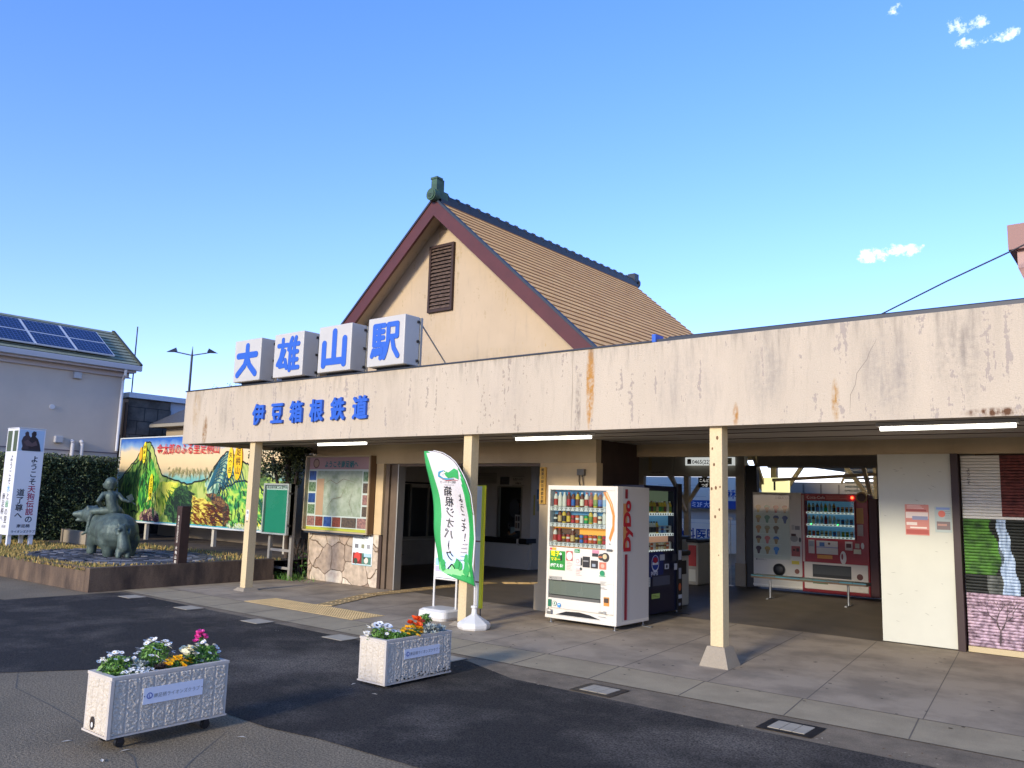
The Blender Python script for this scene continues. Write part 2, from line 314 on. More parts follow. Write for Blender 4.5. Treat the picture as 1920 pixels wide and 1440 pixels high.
def flagstone():
    m = bpy.data.materials.new('flagstone'); MATS['flagstone'] = m; m.use_nodes = True; N = m.node_tree.nodes; L = m.node_tree.links; b = N['Principled BSDF']
    g = N.new('ShaderNodeTexCoord'); nn = N.new('ShaderNodeTexNoise'); nn.inputs['Scale'].default_value = 3; L.new(g.outputs['Object'], nn.inputs['Vector'])
    va = N.new('ShaderNodeVectorMath'); va.operation = 'MULTIPLY_ADD'; L.new(nn.outputs['Color'], va.inputs[0]); va.inputs[1].default_value = (.25, .25, .25); L.new(g.outputs['Object'], va.inputs[2])
    def vor(f):
        v = N.new('ShaderNodeTexVoronoi'); v.feature = f; v.inputs['Scale'].default_value = 2.3; v.inputs['Randomness'].default_value = .9; L.new(va.outputs[0], v.inputs['Vector']); return v
    e = vor('DISTANCE_TO_EDGE'); c = vor('F1')
    sp = N.new('ShaderNodeSeparateColor'); L.new(c.outputs['Color'], sp.inputs[0])
    rp = N.new('ShaderNodeValToRGB'); cr = rp.color_ramp; cr.elements[0].color = h('#94795c'); cr.elements[1].color = h('#cdbb9b')
    for p_, cc in ((.25, '#b89f7c'), (.5, '#a88a68'), (.75, '#bfa886')): x = cr.elements.new(p_); x.color = h(cc)
    L.new(sp.outputs[0], rp.inputs[0])
    n = N.new('ShaderNodeTexNoise'); n.inputs['Scale'].default_value = 9; n.inputs['Detail'].default_value = 8; L.new(g.outputs['Object'], n.inputs['Vector'])
    mu = N.new('ShaderNodeMix'); mu.data_type = 'RGBA'; mu.blend_type = 'OVERLAY'; mu.inputs[0].default_value = .7; L.new(rp.outputs[0], mu.inputs[6]); L.new(n.outputs['Fac'], mu.inputs[7])
    hs_ = N.new('ShaderNodeHueSaturation'); hs_.inputs['Saturation'].default_value = .75; L.new(mu.outputs[2], hs_.inputs['Color'])
    mr = N.new('ShaderNodeMapRange'); mr.inputs[1].default_value = .006; mr.inputs[2].default_value = .02; L.new(e.outputs['Distance'], mr.inputs[0])
    mx_ = N.new('ShaderNodeMix'); mx_.data_type = 'RGBA'; mx_.inputs[6].default_value = h('#7d664c'); L.new(hs_.outputs[0], mx_.inputs[7]); L.new(mr.outputs[0], mx_.inputs[0]); L.new(mx_.outputs[2], b.inputs['Base Color'])
    ad = N.new('ShaderNodeMath'); ad.operation = 'MULTIPLY_ADD'; L.new(n.outputs['Fac'], ad.inputs[0]); ad.inputs[1].default_value = .35; L.new(mr.outputs[0], ad.inputs[2])
    bp = N.new('ShaderNodeBump'); bp.inputs['Distance'].default_value = .03; bp.inputs['Strength'].default_value = .9; L.new(ad.outputs[0], bp.inputs['Height']); L.new(bp.outputs[0], b.inputs['Normal']); b.inputs['Roughness'].default_value = .75
flagstone()
# ------------------------------------------------------------ the ground
m = MB(); m.gq(-400, 400, -300, 600, 0, 'asphalt_old'); 
for pts in ([(-8.6, 3.42), (-7.96, 3.16), (-7.2, 3.12), (-6.4, 3.05), (-5.44, 2.93), (-4.9, 2.7)], [(-5.55, 3.7), (-5.12, 3.16), (-4.6, 2.6), (-4.0, 1.9)]):
    m.stroke([(x, y, .002) for x, y in pts], .009, (0, 0, 1), 'joint')
struct(m, 'ground')
m = MB(); m.poly([(x, y, .004) for x, y in [(-60, -8), (-8.95, -8), (-8.67, 3.29), (-8.25, 3.95), (-6.9, 3.98), (-5.41, 3.93), (-4.9, 4.02), (-3.95, 4.06), (-2.5, 4.3), (14, 4.7), (14, 6.5), (-2, 6.52), (-5.17, 6.59), (-6.03, 6.92), (-8, 6.9), (-13.95, 7.05), (-14.0, 5.25), (-60, 4.6)]], 'asphalt_new'); struct(m, 'road')
m = MB(); m.gq(-16.5, 20, 6.53, 7.13, .002, 'gutter')
rr = random.Random(3)
for i in range(160):
    x, y = rr.uniform(-15, 2), 6.55+abs(rr.gauss(0, .12)); l = rr.uniform(.006, .018); a = rr.uniform(0, 3.1); m.add([(x-l*math.cos(a), y-l*math.sin(a), .0035), (x+l*.5*math.sin(a), y-l*.5*math.cos(a), .007), (x+l*math.cos(a), y+l*math.sin(a), .004), (x-l*.5*math.sin(a), y+l*.5*math.cos(a), .006)], [(0, 1, 2, 3)], rr.choice(['soil_speck', 'slab_light', 'rust']))
struct(m, 'gutter_strip')
m = MB(); m.gq(-14.6, 20, 7.13, 7.88, .006, 'kerbstone')
for x in [-1.72+.03-1.0*i*.98 for i in range(14)]: m.bar((x, 7.14, .007), (x-.09, 7.87, .007), .010, .002, 'joint')
m.gq(-14.6, 20, 7.122, 7.134, .0075, 'joint'); m.gq(-14.6, 20, 7.872, 7.886, .0085, 'joint')
struct(m, 'kerb')
m = MB(); m.gq(-14.3, 20, 7.88, 17.9, .008, 'pave')
for i in range(14):
    x = -1.75-.98*i; m.bar((x, 7.89, .0085), (x-.44, 11.9, .0085), .008, .002, 'joint')
for i in range(150):
    x, y = rr.uniform(-9, 0), rr.uniform(7.3, 11.5); r_ = rr.uniform(.008, .022); m.disc((x, y, .0095), r_, (1, 0, 0), (0, 1, 0), 'gum', 7, r_*.7)
struct(m, 'pavement')
m = MB(); m.gq(-13.8, -7.0, 10.9, 12.0, .012, 'hall_floor'); m.gq(-15.3, -7.0, 12.0, 18.0, .012, 'hall_floor'); m.gq(-7.0, 14, 11.95, 18.0, .0118, 'hall_floor'); struct(m, 'concourse_floor')
m = MB(); m.gq(-17, 14, 18.0, 23, .014, 'concrete'); struct(m, 'platform')
# ------------------------------------------------------------ station building
B = thing('station_building', 'low station building with tall tan gabled roof behind a long stained concrete canopy front', 'station', (-8, 9, 0))
m = MB(); m.box(-15.17, 14, 8.6, 8.74, 2.63, 3.66, 'stucco'); m.box(-15.17, -15.03, 8.74, 11.9, 2.63, 3.66, 'stucco'); fas = m.build('fascia', B)
m = MB(); m.box(-15.19, -4.75, 8.585, 8.75, 3.662, 3.682, 'dark_edge'); m.box(-4.7, 14, 8.63, 8.83, 3.663, 3.70, 'dark_edge'); m.box(-4.75, -4.7, 8.6, 8.8, 3.664, 3.76, 'sign_blue'); m.cyl((-4.6, 8.75, 3.722), (14, 8.75, 3.722), .02, mat='dark_edge', n=8); m.build('coping', B)
m = MB()
m.box(-15.03, 14, 8.74, 12.05, 2.70, 2.85, 'soffit')
for y in (9.15, 9.75, 10.3): m.box(-15, 14, y, y+.02, 2.692, 2.699, 'darkwood')
m.box(-6.9, 14, 11.2, 11.22, 2.692, 2.699, 'darkwood'); m.build('soffit', B)
m = MB(); m.box(-15.03, 14, 8.75, 17.5, 3.45, 3.52, 'grey_board'); m.box(-6.2, 14, 8.83, 17.5, 3.52, 3.54, 'dark_edge'); m.build('flat_roof', B)
for x, px in ((-12.9, 0), (-7.71, 1), (-3.97, 2)):
    m = MB(); w = .075; m.box(x-w, x+w, 8.67, 8.83, .02, 2.70, 'column_paint')
    c = m.build('column', B, bevel=.006)
    if px == 2: c['label'] = 'cream column with rust spots nearest the right end, on a tapered concrete foot'
    k = MB(); vs = [(x+a*.17, 8.75+b*.17, .0) for a, b in ((-1, -1), (1, -1), (1, 1), (-1, 1))]+[(x+a*.10, 8.75+b*.11, .22 if px == 2 else .06) for a, b in ((-1, -1), (1, -1), (1, 1), (-1, 1))]
    k.add(vs, [(3, 2, 1, 0), (4, 5, 6, 7), (0, 1, 5, 4), (1, 2, 6, 5), (2, 3, 7, 6), (3, 0, 4, 7)], 'concrete'); k.build('column_base', c)
    if px == 2:
        k = MB()
        for z, dx, r_ in ((2.2, -.02, .012), (1.95, .05, .009), (1.93, -.05, .012), (1.94, .0, .014), (1.7, .04, .01), (1.62, -.01, .012), (2.5, .02, .015), (2.38, -.04, .01), (1.2, .03, .006)):
            k.disc((x+dx, 8.668, z), r_, X_, Z_, 'rust', 7, r_*1.6)
        k.build('rust_spot', c)
    if px == 0:
        k = MB(); k.fq(x-.04, x+.04, 1.28, 1.42, 8.668, 'white'); k.disc((x, 8.666, 1.37), .025, X_, Z_, '#888890', 12); k.fq(x-.03, x+.03, 1.24, 1.27, 8.668, 'white'); k.fq(x-.03, x+.03, 1.20, 1.215, 8.668, '#555555'); k.build('sticker', c)
# front walls
m = MB(); m.box(-13.7, -6.9, 10.75, 10.9, 2.34, 2.70, 'wall_plaster'); m.box(-13.7, -11.75, 10.86, 10.98, 1.0, 2.34, 'wall_plaster'); m.build('front_wall', B)
m = MB(); m.box(-13.83, -11.75, 10.78, 10.98, .012, 1.0, 'flagstone'); m.build('stone_wall', B, bevel=.01)
m = MB(); m.box(-13.83, -13.7, 10.985, 11.9, .012, 2.9, 'wall_plaster'); m.box(-15.3, -13.7, 11.9, 12.0, .012, 2.95, 'wall_plaster'); m.box(-15.3, -15.2, 12.0, 17.5, .012, 2.95, 'office_wall'); m.build('side_wall', B)
m = MB(); m.box(-15.198, -15.16, 14.45, 17.0, .012, .62, 'grey_board'); m.box(-15.198, -15.17, 14.42, 16.4, 2.06, 2.10, 'dark_steel'); m.sq(14.5, 14.98, .72, 2.04, -15.19, 'pane_dark'); m.sq(14.98, 16.3, .72, 1.96, -15.19, 'pane_dark')
for y in (14.95, 15.6, 16.3): m.box(-15.198, -15.16, y-.025, y+.025, .66, 2.04, 'alum')
m.box(-15.198, -15.08, 14.5, 16.35, .66, .72, 'alum'); m.build('inner_window', B)
m = MB(); m.box(-11.88, -11.68, 10.76, 10.9, 1.0, 2.34, 'pier_paint'); m.box(-11.74, -11.66, 10.77, 10.95, .012, .98, 'darkwood'); m.build('pilaster', B)
m = MB()
for x0, x1, y in ((-11.66, -11.56, 10.80), (-11.55, -11.42, 10.84), (-11.41, -11.33, 10.80)): m.box(x0, x1, y, 10.98, .012, 2.33, 'frame_brown')
m.box(-11.325, -11.30, 10.79, 10.97, .012, 2.33, 'alum'); m.box(-11.30, -7.99, 10.80, 10.9, 2.29, 2.338, 'frame_brown'); m.build('door_frame', B, bevel=.004)
m = MB(); m.box(-7.98, -6.9, 10.77, 10.95, .42, 2.34, 'pier_paint'); m.box(-8.02, -6.87, 10.73, 10.97, .012, .42, 'pier_paint'); m.box(-7.05, -6.9, 10.95, 12.0, .012, 2.70, 'darkwood'); m.box(-7.12, -6.94, 12.0, 12.15, .012, 2.70, 'darkwood'); m.build('corner_wall', B)
m = MB(); m.box(-6.9, 14, 12.0, 12.14, 2.5, 2.70, 'wall_plaster'); m.build('right_beam', B)
m = MB(); m.box(-3.11, -2.21, 11.98, 12.1, .02, 2.5, 'panel_cream'); pn = m.build('white_panel', B, label='tall smooth cream white wall panel beside the picture shutter')
k = MB(); q = random.Random(5)
for i in range(26):
    x, z, a = q.uniform(-3.05, -2.3), q.uniform(.15, 2.4), q.uniform(-.5, .5); l = q.uniform(.02, .06); k.stroke([(x, 11.978, z), (x+l/2, 11.978, z+l*a*.5), (x+l, 11.978, z+l*a)], .006, (0, -1, 0), '#8f8c7c')
k.build('scuff_mark', pn)
m = MB(); m.box(-2.205, -2.12, 11.93, 12.1, .012, 2.5, '#2c1512'); m.build('shutter_post', B)
m = MB(); m.box(-15.2, 14, 12.05, 17.5, 2.95, 3.05, 'soffit'); m.box(-13.7, -7.05, 10.98, 12.05, 2.95, 3.05, 'soffit'); m.build('ceiling', B)
m = MB(); m.box(-12.35, -7.45, 17.4, 17.55, 2.37, 2.95, 'grey_board'); m.box(-7.0, 14, 17.4, 17.55, 2.6, 2.95, 'grey_board'); m.build('rear_beam', B)
m = MB(); m.box(-7.47, -7.27, 17.33, 17.53, .5, 2.95, 'grey_board'); m.box(-7.49, -7.25, 17.31, 17.55, .014, .5, 'concrete'); m.build('rear_post', B); m = MB(); m.box(-7.25, -7.0, 17.36, 17.5, .014, 2.62, 'black'); m.build('dark_panel', B); m = MB(); m.box(-10.05, -9.8, 17.38, 17.5, .014, 2.37, 'grey_board'); m.build('rear_post', B)
m = MB(); m.box(-4.55, 14, 17.42, 17.6, .014, 2.6, 'grey_board'); m.build('rear_wall', B)
m = MB(); m.box(-1.95+0, 14, 12.16, 12.26, .012, 2.5, 'darkwood'); m.build('shutter_backing', B)
# gable
xr, zr, sl, yF, yB = -10.2, 7.17, .88, 10.30, 17.5
def rz(x): return zr-sl*abs(x-xr)
m = MB(); m.prism([(xr-4.0, 10.75, 3.5), (xr+4.0, 10.75, 3.5), (xr+.0, 10.75, 7.08-.0)], (0, 1, 0), .15, 'gable_plaster'); m.build('gable_wall', B); m = MB(); m.prism([(xr-4.0, 17.2, 3.5), (xr+4.0, 17.2, 3.5), (xr+.0, 17.2, 7.08)], (0, 1, 0), .15, 'gable_plaster'); m.build('gable_wall', B)
m = MB()
n = 30
for sgn in (1, -1):
    for i in range(n):
        a, b = 3.95*i/n, 3.95*(i+1)/n; xa, xb = xr+sgn*a, xr+sgn*b; za, zb = zr-sl*a, zr-sl*b; t = .022
        pa = [(xa, za), (xb, zb+t), (xb, zb-.0), (xb, zb-.11), (xa, za-.11)]
        q = [(x_, yF+.07, z_) for x_, z_ in pa]; 
        m.poly([(xa, yF+.05, za), (xa, yB, za), (xb, yB, zb+t), (xb, yF+.05, zb+t)][::(-1 if sgn > 0 else 1)], 'roof_tan')
        m.poly([(xb, yF+.05, zb+t), (xb, yB, zb+t), (xb, yB, zb), (xb, yF+.05, zb)][::(-1 if sgn > 0 else 1)], 'roof_line')
    xe, ze = xr+sgn*3.95, zr-sl*3.95
    m.prism([(xr, yF+.06, zr-.01), (xe, yF+.06, ze-.01), (xe, yF+.06, ze-.10), (xr, yF+.06, zr-.11)], (0, 1, 0), yB-yF-.07, 'frame_brown' if 0 else 'gable_plaster')
rf = m.build('roof', B)
for sgn in (1, -1):
    m = MB(); xe = xr+sgn*4.0; ze = rz(xe)
    m.prism([(xr, yF, zr-.02), (xe, yF, ze-.02), (xe, yF, ze-.33), (xr, yF, zr-.33)], (0, 1, 0), .055, 'maroon')
    m.prism([(xr, yF-.02, zr+.03), (xe, yF-.02, ze+.03), (xe, yF-.02, ze-.018), (xr, yF-.02, zr-.018)], (0, 1, 0), .09, 'dark_edge')
    m.build('bargeboard', B)
    m = MB(); m.prism([(xr, yB-.05, zr-.02), (xe, yB-.05, ze-.02), (xe, yB-.05, ze-.33), (xr, yB-.05, zr-.33)], (0, 1, 0), .055, 'maroon'); m.build('bargeboard', B)
m = MB(); m.box(xr-.09, xr+.09, yF+.05, yB+.05, zr-.06, zr+.06, 'ridge_tile'); m.box(xr-.13, xr+.13, yF+.06, yB+.04, zr-.10, zr-.02, 'ridge_tile'); m.cyl((xr, yF+.02, zr+.06), (xr, yB+.06, zr+.06), .075, mat='ridge_tile')
m.build('ridge', rf)
for i in range(24):
    y = yF+.28+i*.298; k = MB(); k.cyl((xr, y, zr+.06), (xr, y+.035, zr+.06), .098, mat='ridge_tile', n=12); k.build('ridge_collar', rf)
xo = xr+.03
m = MB(); m.box(xo-.07, xo+.07, yF-.05, yF+.15, zr+.10, zr+.355, 'ornament_green'); m.box(xo-.09, xo+.09, yF-.03, yF+.25, zr-.02, zr+.13, 'ornament_green'); m.box(xo-.082, xo+.082, yF-.062, yF+.1, zr+.34, zr+.38, 'ornament_green')
m.cyl((xo, yF-.12, zr+.03), (xo, yF+.02, zr+.03), .115, mat='ornament_green', n=20); m.cyl((xo, yF-.14, zr+.03), (xo, yF-.115, zr+.03), .09, .08, mat='ornament_green', n=20)
for a in range(6): t = a*math.pi/6; m.box(xo-.06*abs(math.cos(t))-.006, xo+.06*abs(math.cos(t))+.006, yF-.146+.0005*a, yF-.138, zr+.03-.06*math.sin(t)-.004, zr+.03-.06*math.sin(t)+.004, 'ridge_tile')
m.build('ridge_end_tile', rf, bevel=.008)
m = MB(); m.box(xr-.10, xr+.10, yB-.1, yB+.1, zr+.05, zr+.25, 'ridge_tile'); m.cyl((xr, yB+.1, zr+.03), (xr, yB+.15, zr+.03), .13, mat='ridge_tile'); m.build('ridge_end_tile', rf)
m = MB(); x0, x1, z0, z1 = -10.65, -10.03, 5.14, 6.42
m.box(x0, x0+.05, 10.69, 10.75, z0, z1, 'vent_brown'); m.box(x1-.05, x1, 10.69, 10.75, z0, z1, 'vent_brown'); m.box(x0+.05, x1-.05, 10.69, 10.75, z0, z0+.05, 'vent_brown'); m.box(x0+.05, x1-.05, 10.69, 10.75, z1-.05, z1, 'vent_brown'); m.box(x0+.05, x1-.05, 10.742, 10.749, z0+.05, z1-.05, 'black')
vt = m.build('louvre_vent', B)
for i in range(17):
    z = z0+.075+i*.07; k = MB(); k.add([(x0+.05, 10.70, z), (x1-.05, 10.70, z), (x1-.05, 10.738, z+.045), (x0+.05, 10.738, z+.045), (x0+.05, 10.70, z-.014), (x1-.05, 10.70, z-.014), (x1-.05, 10.738, z+.03), (x0+.05, 10.738, z+.03)], [(0, 1, 2, 3), (4, 7, 6, 5), (0, 4, 5, 1), (1, 5, 6, 2), (3, 7, 4, 0)], 'vent_slat'); k.build('slat', vt)
m = MB(); m.tube([(-10.0, 10.75, 6.82), (-10.0, 10.70, 6.82), (-10.0, 10.70, 6.78)], .012, 6, 'rust'); m.build('hook', B)
# raised lettering of the railway on the fascia
for i, ch in enumerate('伊豆箱根鉄道'):
    k = MB(); x = -12.80+i*.542; k.text(ch, (x-.01, 8.6, 2.965), X_, Z_, .385, 'sign_blue', depth=.10, res=3, sx=.93, thick=.0135); k.build('raised_character', fas)
k = MB()
for x, zt, zb in ((-11.55, 3.66, 2.64), (-9.9, 3.66, 2.64), (-5.9, 3.66, 2.64)): k.stroke([(x, 8.598, zt), (x+.01, 8.598, (zt+zb)/2), (x, 8.598, zb)], .008, (0, -1, 0), '#9a8c78')
pts = [(-2.2, 3.45), (-2.27, 3.33), (-2.3, 3.25), (-2.4, 3.12), (-2.42, 3.0), (-2.47, 2.9), (-2.48, 2.7)]; k.stroke([(x, 8.598, z) for x, z in pts], .005, (0, -1, 0), '#7d7267')
k.build('crack', fas)
# roof-top character boxes
CH = {'大': [[(.05, .66), (.95, .66)], [(.5, .96), (.5, .62), (.40, .34), (.05, .05)], [(.5, .62), (.63, .34), (.95, .05)]],
 '山': [[(.5, .98), (.5, .12)], [(.08, .66), (.08, .03)], [(.08, .12), (.92, .12)], [(.92, .74), (.92, .03)]],
 '雄': [[(.04, .80), (.46, .80)], [(.24, .98), (.24, .74), (.16, .42), (.03, .22)], [(.34, .62), (.14, .16), (.42, .18)], [(.38, .34), (.46, .10)], [(.66, .99), (.52, .66)], [(.60, .80), (.60, .02)], [(.62, .80), (.97, .80)], [(.60, .56), (.93, .56)], [(.60, .32), (.93, .32)], [(.60, .08), (.99, .08)], [(.78, .80), (.78, .08)], [(.84, .99), (.80, .86)]],
 '駅': [[(.08, .94), (.45, .94)], [(.08, .94), (.08, .42)], [(.08, .77), (.42, .77)], [(.08, .60), (.42, .60)], [(.08, .42), (.47, .42), (.46, .12), (.34, .05)], [(.26, .94), (.26, .42)], [(.07, .27), (.02, .12)], [(.17, .27), (.15, .16)], [(.26, .27), (.26, .18)], [(.35, .28), (.36, .2)],
   [(.60, .94), (.92, .94), (.92, .60), (.60, .60)], [(.60, .94), (.60, .50), (.54, .22), (.47, .05)], [(.74, .60), (.82, .28), (.97, .06)]]}
def strokes(m, ch, x0, z0, w, hh, y, mat, t):
    j = 0
    for line in CH[ch]:
        P_ = [(x0+a*w, z0+b*hh) for a, b in line]
        for (a, b), (c, d) in zip(P_[:-1], P_[1:]):
            ang = math.atan2(d-b, c-a); pts = []; j += 1
            for k in range(9): th = ang+math.pi/2+math.pi*k/8; pts.append((a+t*math.cos(th), y, b+t*math.sin(th)))
            for k in range(9): th = ang-math.pi/2+math.pi*k/8; pts.append((c+t*math.cos(th), y, d+t*math.sin(th)))
            m.prism(pts, (0, -1, 0), .006+.0004*j, mat)
for ch, x0, dsc in (('大', -13.39, 'leftmost of the four on the canopy'), ('雄', -12.17, 'second of the four from the left'), ('山', -10.94, 'third of the four from the left'), ('駅', -9.72, 'rightmost of the four, in front of the gable wall')):
    w, z0, z1 = .82, 3.72, 4.49
    T = thing('sign_box', 'white box sign with blue character '+ch+', '+dsc, 'sign box', (x0+w/2, 8.7, 3.68), 'white character boxes on the canopy edge')
    m = MB(); m.box(x0, x0+w, 8.48, 8.80, z0, z1, 'white_paint'); m.build('casing', T, bevel=.012)
    m = MB(); strokes(m, ch, x0+.105, z0+.10, w-.21, z1-z0-.20, 8.479, 'sign_blue', .058 if ch in '大山' else .041); m.build('character', T)
    m = MB(); m.box(x0+.02, x0+w+.02, 8.802, 8.845, z0-.01, z1-.01, 'alum'); 
    for z in (z0+.08, (z0+z1)/2, z1-.08): m.box(x0+w, x0+w+.016, 8.74, 8.78, z-.02, z+.02, 'black')
    m.build('back_plate', T)
    m = MB(); m.tube([(x0+w, 8.85, z1-.12), (x0+w+.02, 9.75, 3.52)], .012, 6, 'alum'); m.tube([(x0+.05, 8.85, z1-.12), (x0+.05, 9.75, 3.52)], .012, 6, 'alum'); m.build('brace', T)
    m = MB(); m.box(x0+.08, x0+w-.08, 8.62, 8.70, 3.683, z0-.001, 'dark_steel'); m.build('bracket', T)
# canopy lamps
for x0, x1, d in ((-12.24, -10.88, 'leftmost strip lamp under the canopy, above the picture map board'), (-7.6, -6.22, 'strip lamp under the canopy between the entrance and the white drinks machine'), (-2.48, -1.13, 'strip lamp under the canopy above the white panel and picture shutter')):
    T = thing('strip_lamp', d, 'lamp', ((x0+x1)/2, 9.6, 2.69), 'strip lamps under the canopy')
    m = MB(); m.box(x0, x1, 9.53, 9.67, 2.655, 2.698, 'white'); m.build('housing', T, bevel=.005)
    m = MB(); m.cyl((x0+.03, 9.6, 2.635), (x1-.03, 9.6, 2.635), .024, mat='tube_lamp'); m.build('tube', T)
# cable box
T = thing('junction_box', 'small grey electrical box with two cables on the wall above the white drinks machine', 'electrical box', (-7.15, 10.74, 2.1), )
m = MB(); m.box(-7.22, -7.09, 10.70, 10.768, 2.14, 2.24, '#6b675e'); m.build('box', T, bevel=.006)
m = MB(); m.tube([(-7.19, 10.73, 2.14), (-7.2, 10.74, 2.05), (-7.16, 10.74, 1.9)], .008, 6, 'black'); m.tube([(-7.13, 10.73, 2.14), (-7.12, 10.74, 2.0), (-7.13, 10.74, 1.9)], .008, 6, 'black'); m.build('cable', T)
# ------------------------------------------------------------ pavement details
for x, fr, d in ((-13.2, 0, 'first from the raised bed'), (-11.5, 0, 'left of the yellow tactile patch'), (-9.77, 0, 'in front of the yellow tactile patch'), (-8.05, 0, 'just left of the farther flower trough'), (-6.3, 0, 'behind the farther flower trough'), (-4.28, 1, 'with a dark frame, in front of the white drinks machine'), (-2.48, 1, 'with a wide dark frame, nearest the camera at lower right')):
    T = thing('drain_cover', 'pale concrete drain cover slab '+d, 'drain cover', (x, 6.8, .008), 'drain cover slabs along the gutter')
    m = MB()
    if fr: m.gq(x-.22, x+.22, 6.60, 6.98, .0095, 'black')
    else: m.gq(x-.2, x+.2, 6.68, 7.0, .0095, 'joint')
    m.build('frame', T)
    m = MB(); k = 3 if fr else 1
    for i in range(k):
        a = .15 if fr else .185; m.box(x-a+2*a*i/k+.003, x-a+2*a*(i+1)/k-.003, 6.67 if fr else 6.70, 6.92 if fr else 6.98, .005, .0135, 'slab_light')
    m.build('slab', T)
m = MB(); m.box(-11.65, -9.05, 7.88, 8.5, .009, .013, 'tactile')
for i in range(52):
    for j in range(12):
        x, y = -11.62+i*.05, 7.91+j*.05; m.add([(x-.017, y-.017, .013), (x+.017, y-.017, .013), (x+.017, y+.017, .013), (x-.017, y+.017, .013), (x-.009, y-.009, .019), (x+.009, y-.009, .019), (x+.009, y+.009, .019), (x-.009, y+.009, .019)], [(0, 1, 5, 4), (1, 2, 6, 5), (2, 3, 7, 6), (3, 0, 4, 7), (4, 5, 6, 7)], 'tactile')
tag(m.build('tactile_paving'), 'broad yellow studded tactile patch at the edge of the pavement', 'tactile paving')
m = MB()
path = [(-10.45, 8.5), (-11.05, 10.0), (-11.15, 12.0), (-11.1, 13.4)]
def ribbon(m, path, w, z, mat, n=3):
    for (a, b), (c, d) in zip(path[:-1], path[1:]):
        u = V((c-a, d-b, 0)); L_ = u.length; u.normalize(); q = V((-u.y, u.x, 0)); o = V((a, b, z)); m.bar(o, o+u*L_, w, .006, mat)
        for i in range(4):
            for s in range(int(L_/.3)):
                st = o+q*(-w/2+w*(i+.5)/4)+u*(s*.3+.02)+V((0, 0, .005)); m.bar(st, st+u*.26, .028, .006, mat)
ribbon(m, path, .30, .016, 'tactile'); tag(m.build('tactile_strip'), 'narrow yellow ribbed guide strip leading into the station entrance', 'tactile paving')
m = MB(); ribbon(m, [(-10.9, 13.5), (-9.9, 14.6), (-9.2, 17.0)], .3, .018, 'tactile'); tag(m.build('tactile_strip'), 'yellow guide strip inside the dark hall running to the ticket gates', 'tactile paving')
q = random.Random(11)
for i, (x, y, d) in enumerate(((-6.08, 2.78, 'left of the nearest trough corner'), (-5.5, 2.75, 'below the near trough, pale and long'), (-5.6, 2.95, 'under the near trough by the front castor'), (-5.32, 3.66, 'right of the near trough by its rear castor'), (-6.05, 5.33, 'at the left corner of the farther trough'), (-5.62, 5.2, 'at the near corner of the farther trough'))):
    m = MB(); a = q.uniform(0, 3); l = .03+.015*q.random(); m.add([(x-l*math.cos(a), y-l*math.sin(a), .0065), (x+.012*math.sin(a), y-.012*math.cos(a), .011), (x+l*math.cos(a), y+l*math.sin(a), .007), (x-.012*math.sin(a), y+.012*math.cos(a), .009)], [(0, 1, 2, 3)], '#cfc8b8'); tag(m.build('fallen_petal'), 'small pale fallen leaf on the asphalt '+d, 'leaf litter', 'pale fallen leaves by the troughs')
